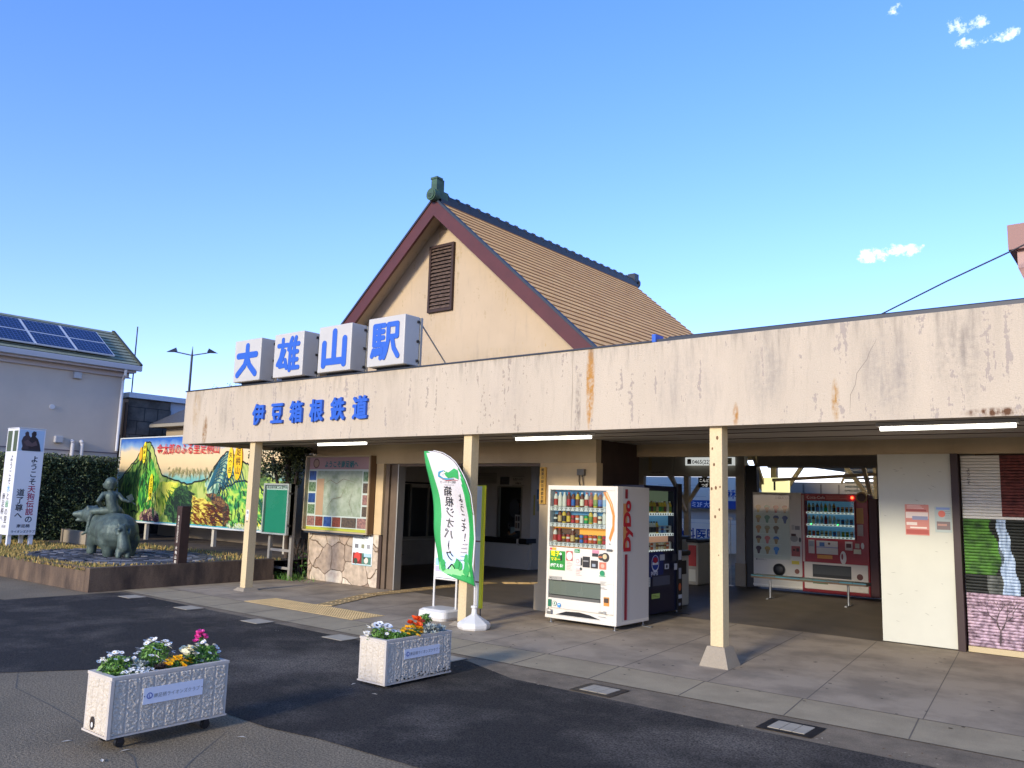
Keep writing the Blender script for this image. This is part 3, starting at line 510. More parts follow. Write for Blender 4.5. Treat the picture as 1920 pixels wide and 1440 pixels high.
# ------------------------------------------------------------ flower troughs
M('trough', '#d3c7b3', .9, nz=20, amt=.10, bump=.5, bscale=150)
M('trough_rim', '#c6bcae', .8, nz=6, amt=.12); M('soil', '#2c2018', .95, nz=20, amt=.4, bump=.6)
def trough(x0, x1, y0, y1, z0, z1, label, castor, sgn_y, stained, plate_txt):
    T = thing('flower_trough', label, 'planter', ((x0+x1)/2, (y0+y1)/2, 0), 'white textured flower troughs')
    m = MB(); t = .03
    nx, ny = 4, 9
    def slab(a0, a1, fix, axis, sign, nn):
        for i in range(nn):
            s0, s1 = a0+(a1-a0)*i/nn+.004, a0+(a1-a0)*(i+1)/nn-.004
            za, zb = z0+.014, z1-.026; na, nb = 16, 64; g = []
            for j in range(nb+1):
                for k in range(na+1):
                    u_, w_ = s0+(s1-s0)*k/na, za+(zb-za)*j/nb; ed = 0 < k < na and 0 < j < nb
                    q_ = V((u_*62+w_*34, w_*64-u_*22, fix*9+i)); d = (.0065+.0065*mnoise.noise(q_)+.0045*mnoise.noise(q_*1.9)) if ed else 0
                    g.append((u_, fix+sign*d, w_) if axis == 'x' else (fix+sign*d, u_, w_))
            m.add(g, [(j*(na+1)+k, j*(na+1)+k+1, (j+1)*(na+1)+k+1, (j+1)*(na+1)+k)[::(1 if (axis == 'x') == (sign < 0) else -1)] for j in range(nb) for k in range(na)], 'trough', True)
    m.box(x0, x1, y0, y0+t, z0, z1-.02, 'trough_rim'); m.box(x0, x1, y1-t, y1, z0, z1-.02, 'trough_rim'); m.box(x0, x0+t, y0+t, y1-t, z0, z1-.02, 'trough_rim'); m.box(x1-t, x1, y0+t, y1-t, z0, z1-.02, 'trough_rim'); m.box(x0+t, x1-t, y0+t, y1-t, z0+.01, z0+.04, 'trough_rim')
    slab(x0+.02, x1-.015, y0, 'x', -1, nx); slab(x0+.02, x1-.02, y1, 'x', 1, nx); slab(y0+.015, y1-.015, x1, 'y', 1, ny); slab(y0+.015, y1-.015, x0, 'y', -1, ny)
    body = m.build('box', T)
    m = MB(); e = .004
    m.box(x0-e, x1+e, y0-e, y0+t+.006, z1-.02, z1, 'trough_rim'); m.box(x0-e, x1+e, y1-t-.006, y1+e, z1-.02, z1, 'trough_rim'); m.box(x0-e, x0+t+.006, y0+t+.006, y1-t-.006, z1-.02, z1, 'trough_rim'); m.box(x1-t-.006, x1+e, y0+t+.006, y1-t-.006, z1-.02, z1, 'trough_rim')
    m.box(x1+.001, x1+.014, y0-.012, y0+.012, z0, z1-.02, 'trough_rim'); m.box(x1-.012, x1+.0005, y0-.0125, y0-.001, z0, z1-.0205, 'trough_rim'); m.box(x0-.006, x1+.0105, y0-.0098, y0-.0005, z0-.001, z0+.012, 'trough_rim'); m.box(x1+.0003, x1+.0095, y0+.012, y1+.006, z0, z0+.012, 'trough_rim')
    m.build('rim', T)
    m = MB(); m.gq(x0+t, x1-t, y0+t, y1-t, z1-.06, 'soil'); m.build('soil', T)
    py0, py1, pz0, pz1 = sgn_y; m = MB(); m.box(x1+.0115, x1+.015, py0, py1, pz0, pz1, '#d6dae4'); pl = m.build('name_plate', T)
    k = MB(); cz = (pz0+pz1)/2; k.disc((x1+.0162, py0+.045, cz), .022, Y_, Z_, '#5566aa', 20); k.disc((x1+.0167, py0+.045, cz), .015, Y_, Z_, '#d6dae4', 16); k.text('L', (x1+.0172, py0+.037, cz-.011), Y_, Z_, .03, '#4a59a0', bold=.04)
    k.text(plate_txt, (x1+.0162, py0+.075, cz-.016), Y_, Z_, (py1-py0-.10)/len(plate_txt)*1.0, '#8b8d8c', bold=.01, res=2)
    for yy in (py0+.008, py1-.008): k.disc((x1+.0165, yy, cz), .004, Y_, Z_, 'black', 8)
    k.build('lettering', pl)
    if stained:
        k = MB(); q = random.Random(4)
        for i in range(75):
            y = y0+(y1-y0)*(.12+.86*q.random()); z = z0+.02+abs(q.gauss(0, .022)); r_ = q.uniform(.004, .011); k.disc((x1+.0126+.0001*i/75, y, z), r_, Y_, Z_, '#1c1a18', 6, r_*.6)
        k.build('dirt', T)
    if castor:
        k = MB(); k.disc((x0+.14, y0-.0135, z0+.07), .028, X_, Z_, '#3a2d22', 16, .045); k.disc((x0+.145, y0-.0145, z0+.06), .014, X_, Z_, '#d8d8d4', 12, .018); k.build('drain_hole', T)
    for cx in (x0+.07, x1-.07):
        for cy in (y0+.12, y1-.12):
            k = MB()
            if castor: k.cyl((cx-.015, cy, .036), (cx+.015, cy, .036), .032, mat='black', n=16); k.box(cx-.022, cx-.018, cy-.02, cy+.02, .036, z0, 'dark_steel'); k.box(cx+.018, cx+.022, cy-.02, cy+.02, .036, z0, 'dark_steel'); k.box(cx-.03, cx+.03, cy-.03, cy+.03, z0-.006, z0, 'dark_steel')
            else: k.box(cx-.02, cx+.02, cy-.02, cy+.02, .004, z0, 'dark_steel')
            k.build('castor' if castor else 'foot', T)
    return T
trough(-5.985, -5.64, 2.84, 3.72, .09, .485, 'nearer white textured flower trough on black castors, with one bright pink flower', True, (3.06, 3.51, .275, .385), False, '南足柄ライオンズクラブ')
trough(-6.07, -5.71, 5.40, 6.28, .03, .43, 'farther white flower trough with a dirty lower edge, holding orange flowers', False, (5.62, 6.10, .235, .325), True, '南足柄ライオンズクラブ')
M('leaf_a', '#5d8a30', .55); M('leaf_b', '#456e26', .6); M('leaf_c', '#7fa34a', .55); M('leaf_silver', '#a3aaa0', .7); M('leaf_dark', '#4a3a33', .6); M('petal_white', '#f0efe8', .6); M('petal_yellow', '#f0b912', .6); M('petal_orange', '#e8561a', .6); M('petal_pink', '#e0459a', .6); M('petal_cream', '#eee9c8', .6); M('eye_dark', '#2a1730', .6); M('eye_yellow', '#d9a514', .6)
def flower_mesh(kind, r_, tilt):
    m = MB(); u, v, n = V((1, 0, 0)), V((0, math.cos(tilt), -math.sin(tilt))), V((0, math.sin(tilt), math.cos(tilt)))
    n = u.cross(v)
    def petals(k, ra, rb, mat, lift=.15, wd=.5):
        for i in range(k):
            a = 2*math.pi*i/k; d = u*math.cos(a)+v*math.sin(a); s = n.cross(d)
            m.add([d*ra*.15, d*ra*.55-s*ra*wd*.5+n*ra*lift*.5, d*ra*.95-s*ra*wd*.3+n*ra*lift, d*ra+n*ra*lift*.9, d*ra*.95+s*ra*wd*.3+n*ra*lift, d*ra*.55+s*ra*wd*.5+n*ra*lift*.5], [(0, 1, 2, 3, 4, 5)], mat)
    if kind == 'daisy': petals(9, r_, 0, 'petal_white', .12, .42); m.disc(n*r_*.1, r_*.28, u, v, 'eye_yellow', 8)
    elif kind == 'tiny': petals(5, r_, 0, 'petal_white', .2, .8)
    elif kind == 'pansy': petals(5, r_, 0, 'petal_cream', .12, 1.15); m.disc(n*r_*.16-v*r_*.1, r_*.42, u, v, 'eye_dark', 7); m.disc(n*r_*.19, r_*.14, u, v, 'eye_yellow', 6)
    elif kind == 'whitepansy': petals(5, r_, 0, 'petal_white', .12, 1.15); m.disc(n*r_*.16-v*r_*.1, r_*.36, u, v, 'eye_dark', 7)
    elif kind == 'yellow': petals(5, r_, 0, 'petal_yellow', .2, 1.1); m.disc(n*r_*.16, r_*.2, u, v, 'petal_orange', 6)
    elif kind == 'orange': petals(7, r_, 0, 'petal_orange', .5, 1.0); petals(5, r_*.6, 0, 'petal_orange', .9, 1.0)
    elif kind == 'pink': petals(5, r_, 0, 'petal_pink', .6, 1.1); petals(5, r_*.7, 0, 'petal_pink', 1.1, .9)
    elif kind == 'silver': petals(6, r_, 0, 'leaf_silver', .8, .5); petals(5, r_*.6, 0, 'leaf_silver', 1.2, .5)
    return m
FM = {}
def plant(name, label, x, y, z, rx, ry, hh, lm, kind, nfl, fr, ls=.028, nl=None, top=True, seed=0):
    rx *= 1.1; ry *= 1.15; hh *= 1.25; fr *= 1.3; ls *= 1.15; nfl = int(nfl*1.5)
    q = random.Random(seed*17+3); T = thing(name, label, 'flowers', (x, y, z), 'plants growing in the flower troughs')
    m = MB(); nl = int((nl or int(900*rx*ry*30/ (ls*30)))*1.3); pts = []
    for i in range(nl):
        a, t = q.uniform(0, 6.283), q.random()**.5; zz = q.random()**.7; k = math.sqrt(max(0, 1-zz*zz*.8)); pts.append((x+rx*t*k*math.cos(a), y+ry*t*k*math.sin(a), z-.02+zz*hh))
    leaves(m, pts, ls, lm, .6, q, .42)
    for i in range(14): a, t = q.uniform(0, 6.28), q.random(); m.tube([(x+rx*t*.3*math.cos(a), y+ry*t*.3*math.sin(a), z-.02), (x+rx*t*.8*math.cos(a), y+ry*t*.8*math.sin(a), z+hh*.85)], .0018, 4, lm[0])
    m.build('foliage', T)
    fk = (kind, fr)
    for i in range(nfl):
        tl = q.uniform(.1, .9); kk = (kind, fr, i % 4)
        if kk not in FM:
            mm = flower_mesh(kind, fr, .15+.3*(i % 4)); o = mm.build('flower_head', None); FM[kk] = o.data; bpy.data.objects.remove(o)
        a, t = q.uniform(0, 6.283), q.random()**.55; dz = hh*(math.sqrt(max(0, 1-t*t))*.75+.33)+q.uniform(-.01, .012)
        f = bpy.data.objects.new('flower_head', FM[kk]); col.objects.link(f); f.parent = T; f.location = (rx*1.02*t*math.cos(a), ry*1.02*t*math.sin(a), max(.02, dz)); f.rotation_euler = (q.uniform(.1, .9), q.uniform(-.1, .5), q.uniform(0, .8)); s_ = q.uniform(.8, 1.2); f.scale = (s_, s_, s_)
    return T
G, D, S = ['leaf_a', 'leaf_b', 'leaf_c'], ['leaf_b', 'leaf_a'], ['leaf_silver']
z = .44
plant('daisy_plant', 'white daisies in the front corner of the nearer trough, beside the end panel', -5.86, 2.97, z, .115, .12, .12, G, 'daisy', 20, .014, seed=1)
plant('alyssum_plant', 'low mound of tiny white flowers at the near edge of the nearer trough', -5.72, 3.06, z, .07, .12, .045, ['leaf_silver', 'leaf_c'], 'tiny', 70, .008, ls=.016, nl=260, seed=2)
plant('daisy_plant', 'tallest bush of white daisies in the back middle of the nearer trough', -5.85, 3.24, z, .12, .12, .17, G, 'daisy', 22, .015, seed=3)
plant('dark_leaf_plant', 'dark brown-leaved low plant between daisies and yellow flowers', -5.74, 3.22, z, .06, .06, .07, ['leaf_dark', '#6a5547'], 'silver', 0, .02, ls=.045, nl=70, seed=4)
plant('yellow_violas', 'cluster of small yellow violas in the middle of the nearer trough', -5.73, 3.36, z, .07, .09, .075, D, 'yellow', 34, .013, nl=140, seed=5)
plant('pansy_plant', 'cream pansies with black eyes right of the yellow violas in the nearer trough', -5.76, 3.47, z, .08, .06, .115, G, 'pansy', 9, .026, nl=120, seed=6)
plant('daisy_plant', 'white daisies at the far end of the nearer trough, under the pink flower', -5.79, 3.60, z, .11, .11, .13, G, 'daisy', 15, .013, seed=7)
plant('pink_flower', 'single bright pink flower cluster standing tallest in the nearer trough', -5.82, 3.58, z+.15, .03, .03, .06, D, 'pink', 7, .020, nl=14, seed=8)
plant('silver_plant', 'silvery pale plant behind the tiny white flowers of the nearer trough', -5.80, 3.08, z, .06, .06, .07, S, 'silver', 8, .022, ls=.035, nl=60, seed=9)
z = .385
plant('pansy_plant', 'white pansies with dark eyes at the left end of the farther trough', -5.93, 5.53, z, .12, .13, .115, G, 'whitepansy', 17, .027, nl=300, seed=11)
plant('green_plant', 'leafy green plant with few white blooms near the front corner of the farther trough', -5.79, 5.62, z, .08, .12, .085, D, 'daisy', 3, .014, nl=330, seed=12)
plant('yellow_violas', 'yellow pansies spilling over the near edge of the farther trough', -5.79, 5.80, z, .08, .12, .09, D, 'yellow', 26, .018, nl=100, seed=13)
plant('orange_flowers', 'bright orange flowers in the middle of the farther trough', -5.86, 5.93, z, .07, .08, .13, D, 'orange', 12, .022, nl=90, seed=14)
plant('daisy_plant', 'green daisy bush standing tallest at the back of the farther trough', -5.93, 6.12, z, .08, .08, .17, G, 'daisy', 6, .012, nl=420, seed=15)
plant('silver_plant', 'silver-grey mound of leaves right of the orange flowers', -5.79, 6.02, z, .08, .10, .07, S, 'silver', 26, .022, ls=.03, nl=160, seed=16)
plant('silver_plant', 'low silvery plant at the far right end of the farther trough', -5.82, 6.19, z, .09, .08, .05, S, 'silver', 22, .020, ls=.03, nl=120, seed=17)
# ------------------------------------------------------------ banner flag
GR, GR2 = '#2fae4f', '#58c46a'
M('cloth_green', '#36a353', .7, nz=3, amt=.1); M('cloth_white', '#d3ccc6', .7, nz=3, amt=.05); M('cloth_dark_green', '#1f9440', .7); M('cloth_sky', '#c9dcf0', .7); M('cloth_light_green', '#8fd98a', .7)
T = thing('banner_flag', 'white and green curved feather banner seen from behind, lettering mirrored', 'banner', (-7.55, 8.75, 0))
yc = 8.48
R_ = [(-8.43, 2.412), (-8.29, 2.38), (-8.154, 2.315), (-8.04, 2.25), (-7.938, 2.169), (-7.85, 2.09), (-7.766, 1.996), (-7.69, 1.88), (-7.636, 1.774), (-7.594, 1.517), (-7.579, 1.188), (-7.572, .825), (-7.559, .54)]
L__ = [(-8.579, 2.406), (-8.55, 2.3), (-8.483, 2.067), (-8.43, 1.86), (-8.384, 1.681), (-8.335, 1.47), (-8.309, 1.301), (-8.261, 1.001), (-8.234, .725)]
def interp(tab, z):
    tab = sorted(tab, key=lambda t: t[1])
    if z <= tab[0][1]: return tab[0][0]
    for (a, b), (c, d) in zip(tab[:-1], tab[1:]):
        if z <= d: return a+(c-a)*(z-b)/(d-b+1e-9)
    return tab[-1][0]
kk = 8.5/8.75
def cl(x, z, off=0):
    s = (x+8.1); z = z; return V((x*kk, yc-.05*math.sin(s*9+z*2.2)*.7-.025*math.sin(z*7+s*4)+off, 1.76+(z-1.76)*kk))
m = MB(); N_, K_ = 60, 28
def botz(x): return .725+( x+8.234)*(.54-.725)/(-7.559+8.234) - .02*math.sin((x+8.2)*5)
grid = []
for i in range(N_+1):
    z = 2.41-(2.41-.72)*i/N_; xl, xr_ = interp(L__, z), interp(R_, z)
    grid.append([cl(xl+(xr_-xl)*j/K_, z) for j in range(K_+1)])
rows = 6
for i in range(1, rows+1):
    row = []
    for j in range(K_+1):
        xl, xr_ = -8.234, interp(R_, .72-.18*i/rows); x = xl+(xr_-xl)*j/K_; row.append(cl(x, .72+(botz(x)-.72)*i/rows))
    grid.append(row)
m.v = [p for row in grid for p in row]
for i in range(len(grid)-1):
    for j in range(K_):
        a = grid[i][j]; z = 1.76+(a.z-1.76)/kk; f = (j+.5)/K_
        lg = .24 if z > .6 else .24
        if z > 1.93: right = 9 if z > 2.2 else (1-.14*(2.2-z)/.27)
        else: right = .86
        mat = 'cloth_green' if (f < .17 or f > right or (z > 2.385 and f < .45)) else 'cloth_white'
        if mat == 'cloth_white' and z < .98: mat = 'cloth_sky'
        if z < .80+.05*math.sin(f*17): mat = 'cloth_green' if z < .68 else 'cloth_light_green'
        if f > .9 and z < 2: mat = 'cloth_dark_green'
        m.f.append((i*(K_+1)+j, (i+1)*(K_+1)+j, (i+1)*(K_+1)+j+1, i*(K_+1)+j+1)); m.m.append(m.mi(mat)); m.sm.append(True)
fl = m.build('flag', T); so = fl.modifiers.new('solid', 'SOLIDIFY'); so.thickness = .004
# mirrored lettering on the cloth
def mir(txt, xs, zt, size, lean=0, ink='black', bold=.012):
    k = MB()
    for i, ch in enumerate(txt):
        x0 = xs+lean*i; z0 = zt-size*(i+1)
        if ch == 'ー': k.stroke([cl(x0-size*.5+.0, z0+size*.95, -.008), cl(x0-size*.52, z0+size*.5, -.008), cl(x0-size*.44, z0+size*.08, -.008)], size*.11, (0, -1, 0), ink); continue
        k.text(ch, (0, 0, 0), X_, Z_, size, ink, bold=bold, res=3, fn=lambda a, b: cl(x0-a*.95, z0+b+.12*size+a*.12, -.008))
    return k
k = mir('箱根ジオパークへ', -8.05, 1.90, .150, .020, bold=.012); k.build('lettering', fl)
k = mir('ようこそ！', -7.79, 1.80, .135, .012, bold=.010); k.build('lettering', fl)
k = MB()
for i, s in enumerate(('Hakone', 'Odawara', 'Manazuru', 'Yugawara', 'Minamiashigara')): k.text(s, (0, 0, 0), X_, Z_, .032, '#555555', res=2, fn=lambda a, b: cl(-7.70-a, 1.09-.055*i+b, -.008))
k.text('箱根ジオパーク', (0, 0, 0), X_, Z_, .042, '#555555', res=2, fn=lambda a, b: cl(-7.96-a, 1.945+b, -.008)); k.text('HAKONE GEOPARK', (0, 0, 0), X_, Z_, .02, '#777777', res=2, fn=lambda a, b: cl(-8.0-a, 1.915+b, -.008))
k.build('lettering', fl)
k = MB()
k.poly([cl(x, z, -.009) for x, z in [(-8.2, 2.13), (-8.12, 2.10), (-8.02, 2.16), (-7.93, 2.13), (-7.90, 2.05), (-7.89, 2.00), (-8.0, 2.03), (-8.12, 2.02), (-8.17, 2.06)]], 'cloth_green')
k.stroke([cl(x, z, -.0095) for x, z in [(-8.2, 2.13), (-8.27, 2.10), (-8.27, 2.05), (-8.2, 2.01), (-8.1, 2.0), (-8.0, 2.01)]], .03, (0, -1, 0), '#2f8fa8'); k.stroke([cl(x, z, -.010) for x, z in [(-8.26, 2.03), (-8.15, 1.985), (-8.02, 1.995), (-7.9, 1.985)]], .012, (0, -1, 0), '#b04a4a'); k.stroke([cl(x, z, -.0105) for x, z in [(-8.16, 2.11), (-8.22, 2.08), (-8.21, 2.04), (-8.14, 2.01)]], .02, (0, -1, 0), '#e9e2dc'); k.build('emblem', fl)
k = MB(); q = random.Random(2)
for (x, z, r_) in ((-8.13, .83, .05), (-8.12, .77, .045), (-7.90, .82, .06), (-7.84, .80, .05), (-7.70, .90, .055), (-7.68, .80, .07), (-7.72, .74, .06)):
    c = cl(x, z, -.007); pts = [c+V((r_*math.cos(t)*q.uniform(.75, 1.1), 0, r_*1.25*math.sin(t)*q.uniform(.75, 1.1))) for t in [i*.5 for i in range(12)]]; k.poly(pts, 'cloth_green')
k.build('tree_print', fl)
m = MB(); m.tube([(-7.42, 8.60, .12), (-7.40, 8.57, .55)]+[cl(x+.012, z, .012) for x, z in R_[::-1][1:4]], .012, 8, 'white'); m.tube([cl(x+.012, z+.008, .01) for x, z in R_[::-1][3:]], .007, 6, 'white'); m.build('pole', T)
m = MB(); m.lathe((-7.42, 8.60, .008), [(.0, .0), (.21, .0), (.225, .03), (.225, .07), (.20, .095), (.05, .185), (.04, .2), (.036, .27), (.05, .275), (.05, .3), (.03, .305), (0, .305)], 8, 'white', False)
m.build('weight_base', T, bevel=.012)
# ------------------------------------------------------------ white stand sign and yellow sign
T = thing('stand_sign', 'white framed stand sign with moulded water-filled base, half hidden behind the banner', 'sign', (-8.2, 8.9, 0))
xa, xb, y = -8.56, -8.12, 9.0
m = MB(); m.cyl((xa, y, .15), (xa, y, 1.62), .016, mat='white', n=8); m.cyl((xb, y, .15), (xb, y, 1.62), .016, mat='white', n=8); m.cyl((xa, y, .56), (xb, y, .56), .014, mat='white', n=8); m.cyl((xa, y, 1.62), (xb, y, 1.62), .014, mat='white', n=8); m.build('frame', T)
m = MB(); m.box(xa+.015, xb-.015, y-.008, y+.008, .58, 1.60, '#e9ecf0'); bd = m.build('board', T)
m = MB(); m.fq(xa+.02, xb-.02, .66, .74, y-.009, '#b9b3d8'); m.fq(xa+.02, xb-.02, .75, .86, y-.009, '#9cc9e0'); m.fq(xa+.03, xa+.1, .95, .97, y-.009, '#c98a4a'); m.fq(xa+.03, xa+.12, 1.1, 1.12, y-.009, '#3c8c4c'); m.fq(xa+.05, xb-.05, 1.2, 1.5, y-.009, '#cfe3d2'); m.build('print', bd)
m = MB(); pr = []
def rrect(cx, cy, a, b, r_, z): return [(cx+sx*(a-r_)+r_*math.cos(t), cy+sy*(b-r_)+r_*math.sin(t), z) for sx, sy, t0 in ((1, 1, 0), (-1, 1, 1.5708), (-1, -1, 3.1416), (1, -1, 4.7124)) for t in [t0+i*.314 for i in range(6)]]
rings = [rrect(-8.34, 8.93, .25, .22, .08, .008), rrect(-8.34, 8.93, .27, .24, .09, .05), rrect(-8.34, 8.93, .265, .235, .09, .13), rrect(-8.34, 8.93, .22, .19, .08, .16)]
n = len(rings[0]); vs = [p for r_ in rings for p in r_]; m.add(vs, [(j*n+i, j*n+(i+1) % n, (j+1)*n+(i+1) % n, (j+1)*n+i) for j in range(3) for i in range(n)]+[tuple(range(3*n, 4*n)), tuple(range(n))[::-1]], 'white', False); m.build('weight_base', T)
T = thing('slim_sign', 'slim pale sign with a bright yellow edge beside the middle column', 'sign', (-7.65, 9.2, 0))
y = 9.1; m = MB(); m.box(-7.95, -7.77, y-.01, y+.012, .22, 1.92, '#d9d4c4'); bd = m.build('board', T)
m = MB(); m.box(-7.77, -7.715, y-.016, y+.018, .2, 1.93, '#d8d21c'); m.box(-7.95, -7.77, y-.016, y+.018, 1.92, 1.93, '#d8d21c'); m.build('yellow_edge', T, bevel=.003)
m = MB()
for z in (.55, 1.12): m.fq(-7.95, -7.77, z, z+.02, y-.012, '#7a3a26')
m.fq(-7.93, -7.79, 1.2, 1.86, y-.0115, '#c9cabd'); m.build('print', bd)
m = MB(); m.cyl((-7.74, y, .008), (-7.74, y, .25), .008, mat='dark_steel', n=8); m.cyl((-7.88, y, .008), (-7.88, y, .25), .008, mat='dark_steel', n=8); m.box(-7.93, -7.65, y-.12, y+.12, .008, .016, 'dark_steel'); m.build('leg', T)
# ------------------------------------------------------------ wooden plaque, posters
T = thing('wooden_plaque', 'narrow upright yellow wooden plaque with carved dark characters on the entrance corner', 'plaque', (-7.9, 10.72, 1.7))
M('plaque_wood', '#e0ad4a', .6, nz=6, amt=.2, stretch=(1, 1, .2)); m = MB(); m.box(-7.965, -7.845, 10.735, 10.765, 1.68, 2.27, 'plaque_wood'); b_ = m.build('board', T, bevel=.004)
k = MB(); k.text('関東の駅百選認定駅', (-7.932, 10.733, 2.205), X_, Z_, .054, '#2b1d10', bold=.015, vertical=True, pitch=1.16, res=2); k.build('lettering', b_)
def poster(name, label, x0, x1, z0, z1, y, base, items, parent=None):
    T = thing(name, label, 'poster', ((x0+x1)/2, y, z0)); m = MB(); m.box(x0, x1, y-.003, y, z0, z1, base); s = m.build('sheet', T); m = MB(); i = 0
    for it in items:
        i += 1; yy = y-.0034-.0003*i; W, H = x1-x0, z1-z0
        if it[0] == 'r': _, a, b, c, d, mt = it; m.fq(x0+a*W, x0+b*W, z0+c*H, z0+d*H, yy, mt)
        elif it[0] == 'c': _, a, b, r_, mt = it; m.disc((x0+a*W, yy, z0+b*H), r_*W, X_, Z_, mt, 14)
        elif it[0] == 't': _, a, b, s_, txt, mt = it; m.text(txt, (x0+a*W, yy, z0+b*H), X_, Z_, s_, mt, bold=.01, res=2)
        elif it[0] == 'l':
            _, a, b, c, d, n, mt = it
            for j in range(n): zz = c+(d-c)*(j+.5)/n; m.fq(x0+a*W, x0+(a+(b-a)*(1-.3*((j*7) % 3)/3))*W, z0+(zz)*H-.002, z0+zz*H+.002, yy, mt)
    m.build('print', s); return T
poster('leaflet', 'small white event poster with red and green photo panels on the stone wall', -12.47, -11.9, .40, .955, 10.775, '#dfe6e4', [('r', .0, 1, .0, .03, '#88b0b0'), ('t', .08, .90, .035, 'お知らせのご案内', '#444444'), ('l', .2, .8, .78, .88, 2, '#666666'), ('r', .12, .3, .58, .72, '#777777'), ('r', .45, .6, .58, .72, '#8a8a6a'), ('r', .72, .88, .58, .72, '#999999'), ('l', .1, .9, .48, .55, 2, '#777777'), ('r', .04, .5, .05, .42, '#7a2a22'), ('c', .27, .28, .16, '#d0453a'), ('c', .2, .14, .1, '#3a4a3a'), ('r', .5, .96, .05, .42, '#4f7a68'), ('c', .72, .18, .1, '#e8cfc0'), ('c', .62, .3, .08, '#2e5040'), ('r', .6, .95, .3, .42, '#a8c8dc')])
poster('wall_poster', 'red and white poster fixed in the middle of the cream panel', -2.78, -2.49, 1.43, 1.83, 11.975, '#c98070', [('r', .03, .97, .55, .75, '#e6d2c4'), ('r', .3, .95, .5, .62, '#8b8fa8'), ('r', .05, .9, .78, .84, '#a9504a'), ('r', .05, .5, .32, .42, '#e8d8c8'), ('r', .2, .9, .22, .27, '#e8d8c8'), ('r', .03, .97, .03, .18, '#a8483c'), ('l', .1, .8, .86, .98, 3, '#f0e0d4')])
poster('wall_poster', 'smaller grey-green poster with an orange-red circle at the right edge of the cream panel', -2.42, -2.22, 1.48, 1.81, 11.975, '#a9b4ac', [('c', .42, .72, .22, '#d8705a'), ('r', .1, .9, .1, .42, '#7c6b66'), ('r', .1, .9, .88, .97, '#7f94c0'), ('r', .15, .7, .25, .33, '#b58a7a'), ('l', .6, .92, .5, .85, 5, '#6a6f72')])
# ------------------------------------------------------------ picture shutter
T = thing('picture_shutter', 'roller shutter printed with a green waterfall, red leaves and pink blossom', 'shutter', (-1, 12.05, 0))
M('pic_white', '#dcd8cc', .5, nz=4, amt=.06); M('pic_red', '#7d4038', .55, nz=14, dark='#4b211f'); M('pic_green', '#4d7f2c', .55, nz=9, dark='#1f3a1c'); M('pic_dark', '#1f2420', .55, nz=8, dark='#0c0f0e'); M('pic_pink', '#c7adba', .55, nz=17, dark='#57424f'); M('pic_water', '#b7c9dc', .5, nz=12, dark='#6f86a0', stretch=(3, 1, .4)); M('pic_grey', '#6a6e68', .55, nz=9, dark='#2d3330')
sh = MB(); x0, x1 = -2.1, 2.5
nz_ = 62; z0, z1 = .08, 2.48
for i in range(nz_):
    za = z0+(z1-z0)*i/nz_; zb = z0+(z1-z0)*(i+1)/nz_; zc = (za+zb)/2
    def seg(a, b, mat): 
        pr_ = [(12.05, za), (12.032, za+.006), (12.026, zc), (12.032, zb-.006), (12.05, zb-.001)]
        for (ya, z_a), (yb, z_b) in zip(pr_[:-1], pr_[1:]): sh.add([(a, ya, z_a), (b, ya, z_a), (b, yb, z_b), (a, yb, z_b)], [(0, 1, 2, 3)], mat)
    if zc < .72: seg(x0, x1, 'pic_pink')
    elif zc < 1.66:
        d = .012*math.sin(zc*23); wx = -1.68+(1.66-zc)*.10+d; ww = .05+.05*(1.66-zc)
        gx = wx-ww-.06*math.sin(zc*9)-.02; 
        if zc < .98: seg(x0, gx-.1, 'pic_dark'); seg(gx-.1, wx-ww, 'pic_grey'); 
        else: seg(x0, gx, 'pic_green'); seg(gx, wx-ww, 'pic_dark')
        seg(wx-ww, wx+ww, 'pic_water'); e = -1.35+.08*math.sin(zc*13); seg(wx+ww, e, 'pic_dark'); seg(e, -1.2, 'pic_grey'); seg(-1.2, .2, 'pic_dark'); seg(.2, x1, 'pic_green')
    else: seg(x0, -1.66, 'pic_white'); seg(-1.66, x1, 'pic_red' if zc > 1.70 else 'pic_white')
sh.build('slat_curtain', T)
k = MB(); q = random.Random(9)
def branch(x, z, a, l, w, d):
    x2, z2 = x+math.cos(a)*l, z+math.sin(a)*l
    if z2 > .70 or z2 < .1: return
    k.stroke([(x, 12.022, z), ((x+x2)/2+q.uniform(-.01, .01), 12.022, (z+z2)/2), (x2, 12.022, z2)], w, (0, -1, 0), '#37262c')
    if d: branch(x2, z2, a+q.uniform(.15, .7), l*.8, w*.7, d-1); branch(x2, z2, a-q.uniform(.15, .7), l*.8, w*.7, d-1)
for bx in (-1.75, -1.2, -.5): branch(bx, .12, 1.5, .17, .028, 5)
k.build('branch_print', T)
k = MB(); k.text('ようこそ', (-2.04, 12.02, 2.27), X_, Z_, .055, '#4a4644', bold=.01, vertical=True, res=2); k.build('lettering', T)
m = MB(); m.box(-2.1, 2.5, 12.0, 12.08, .012, .08, '#b9a77f'); m.build('bottom_rail', T)
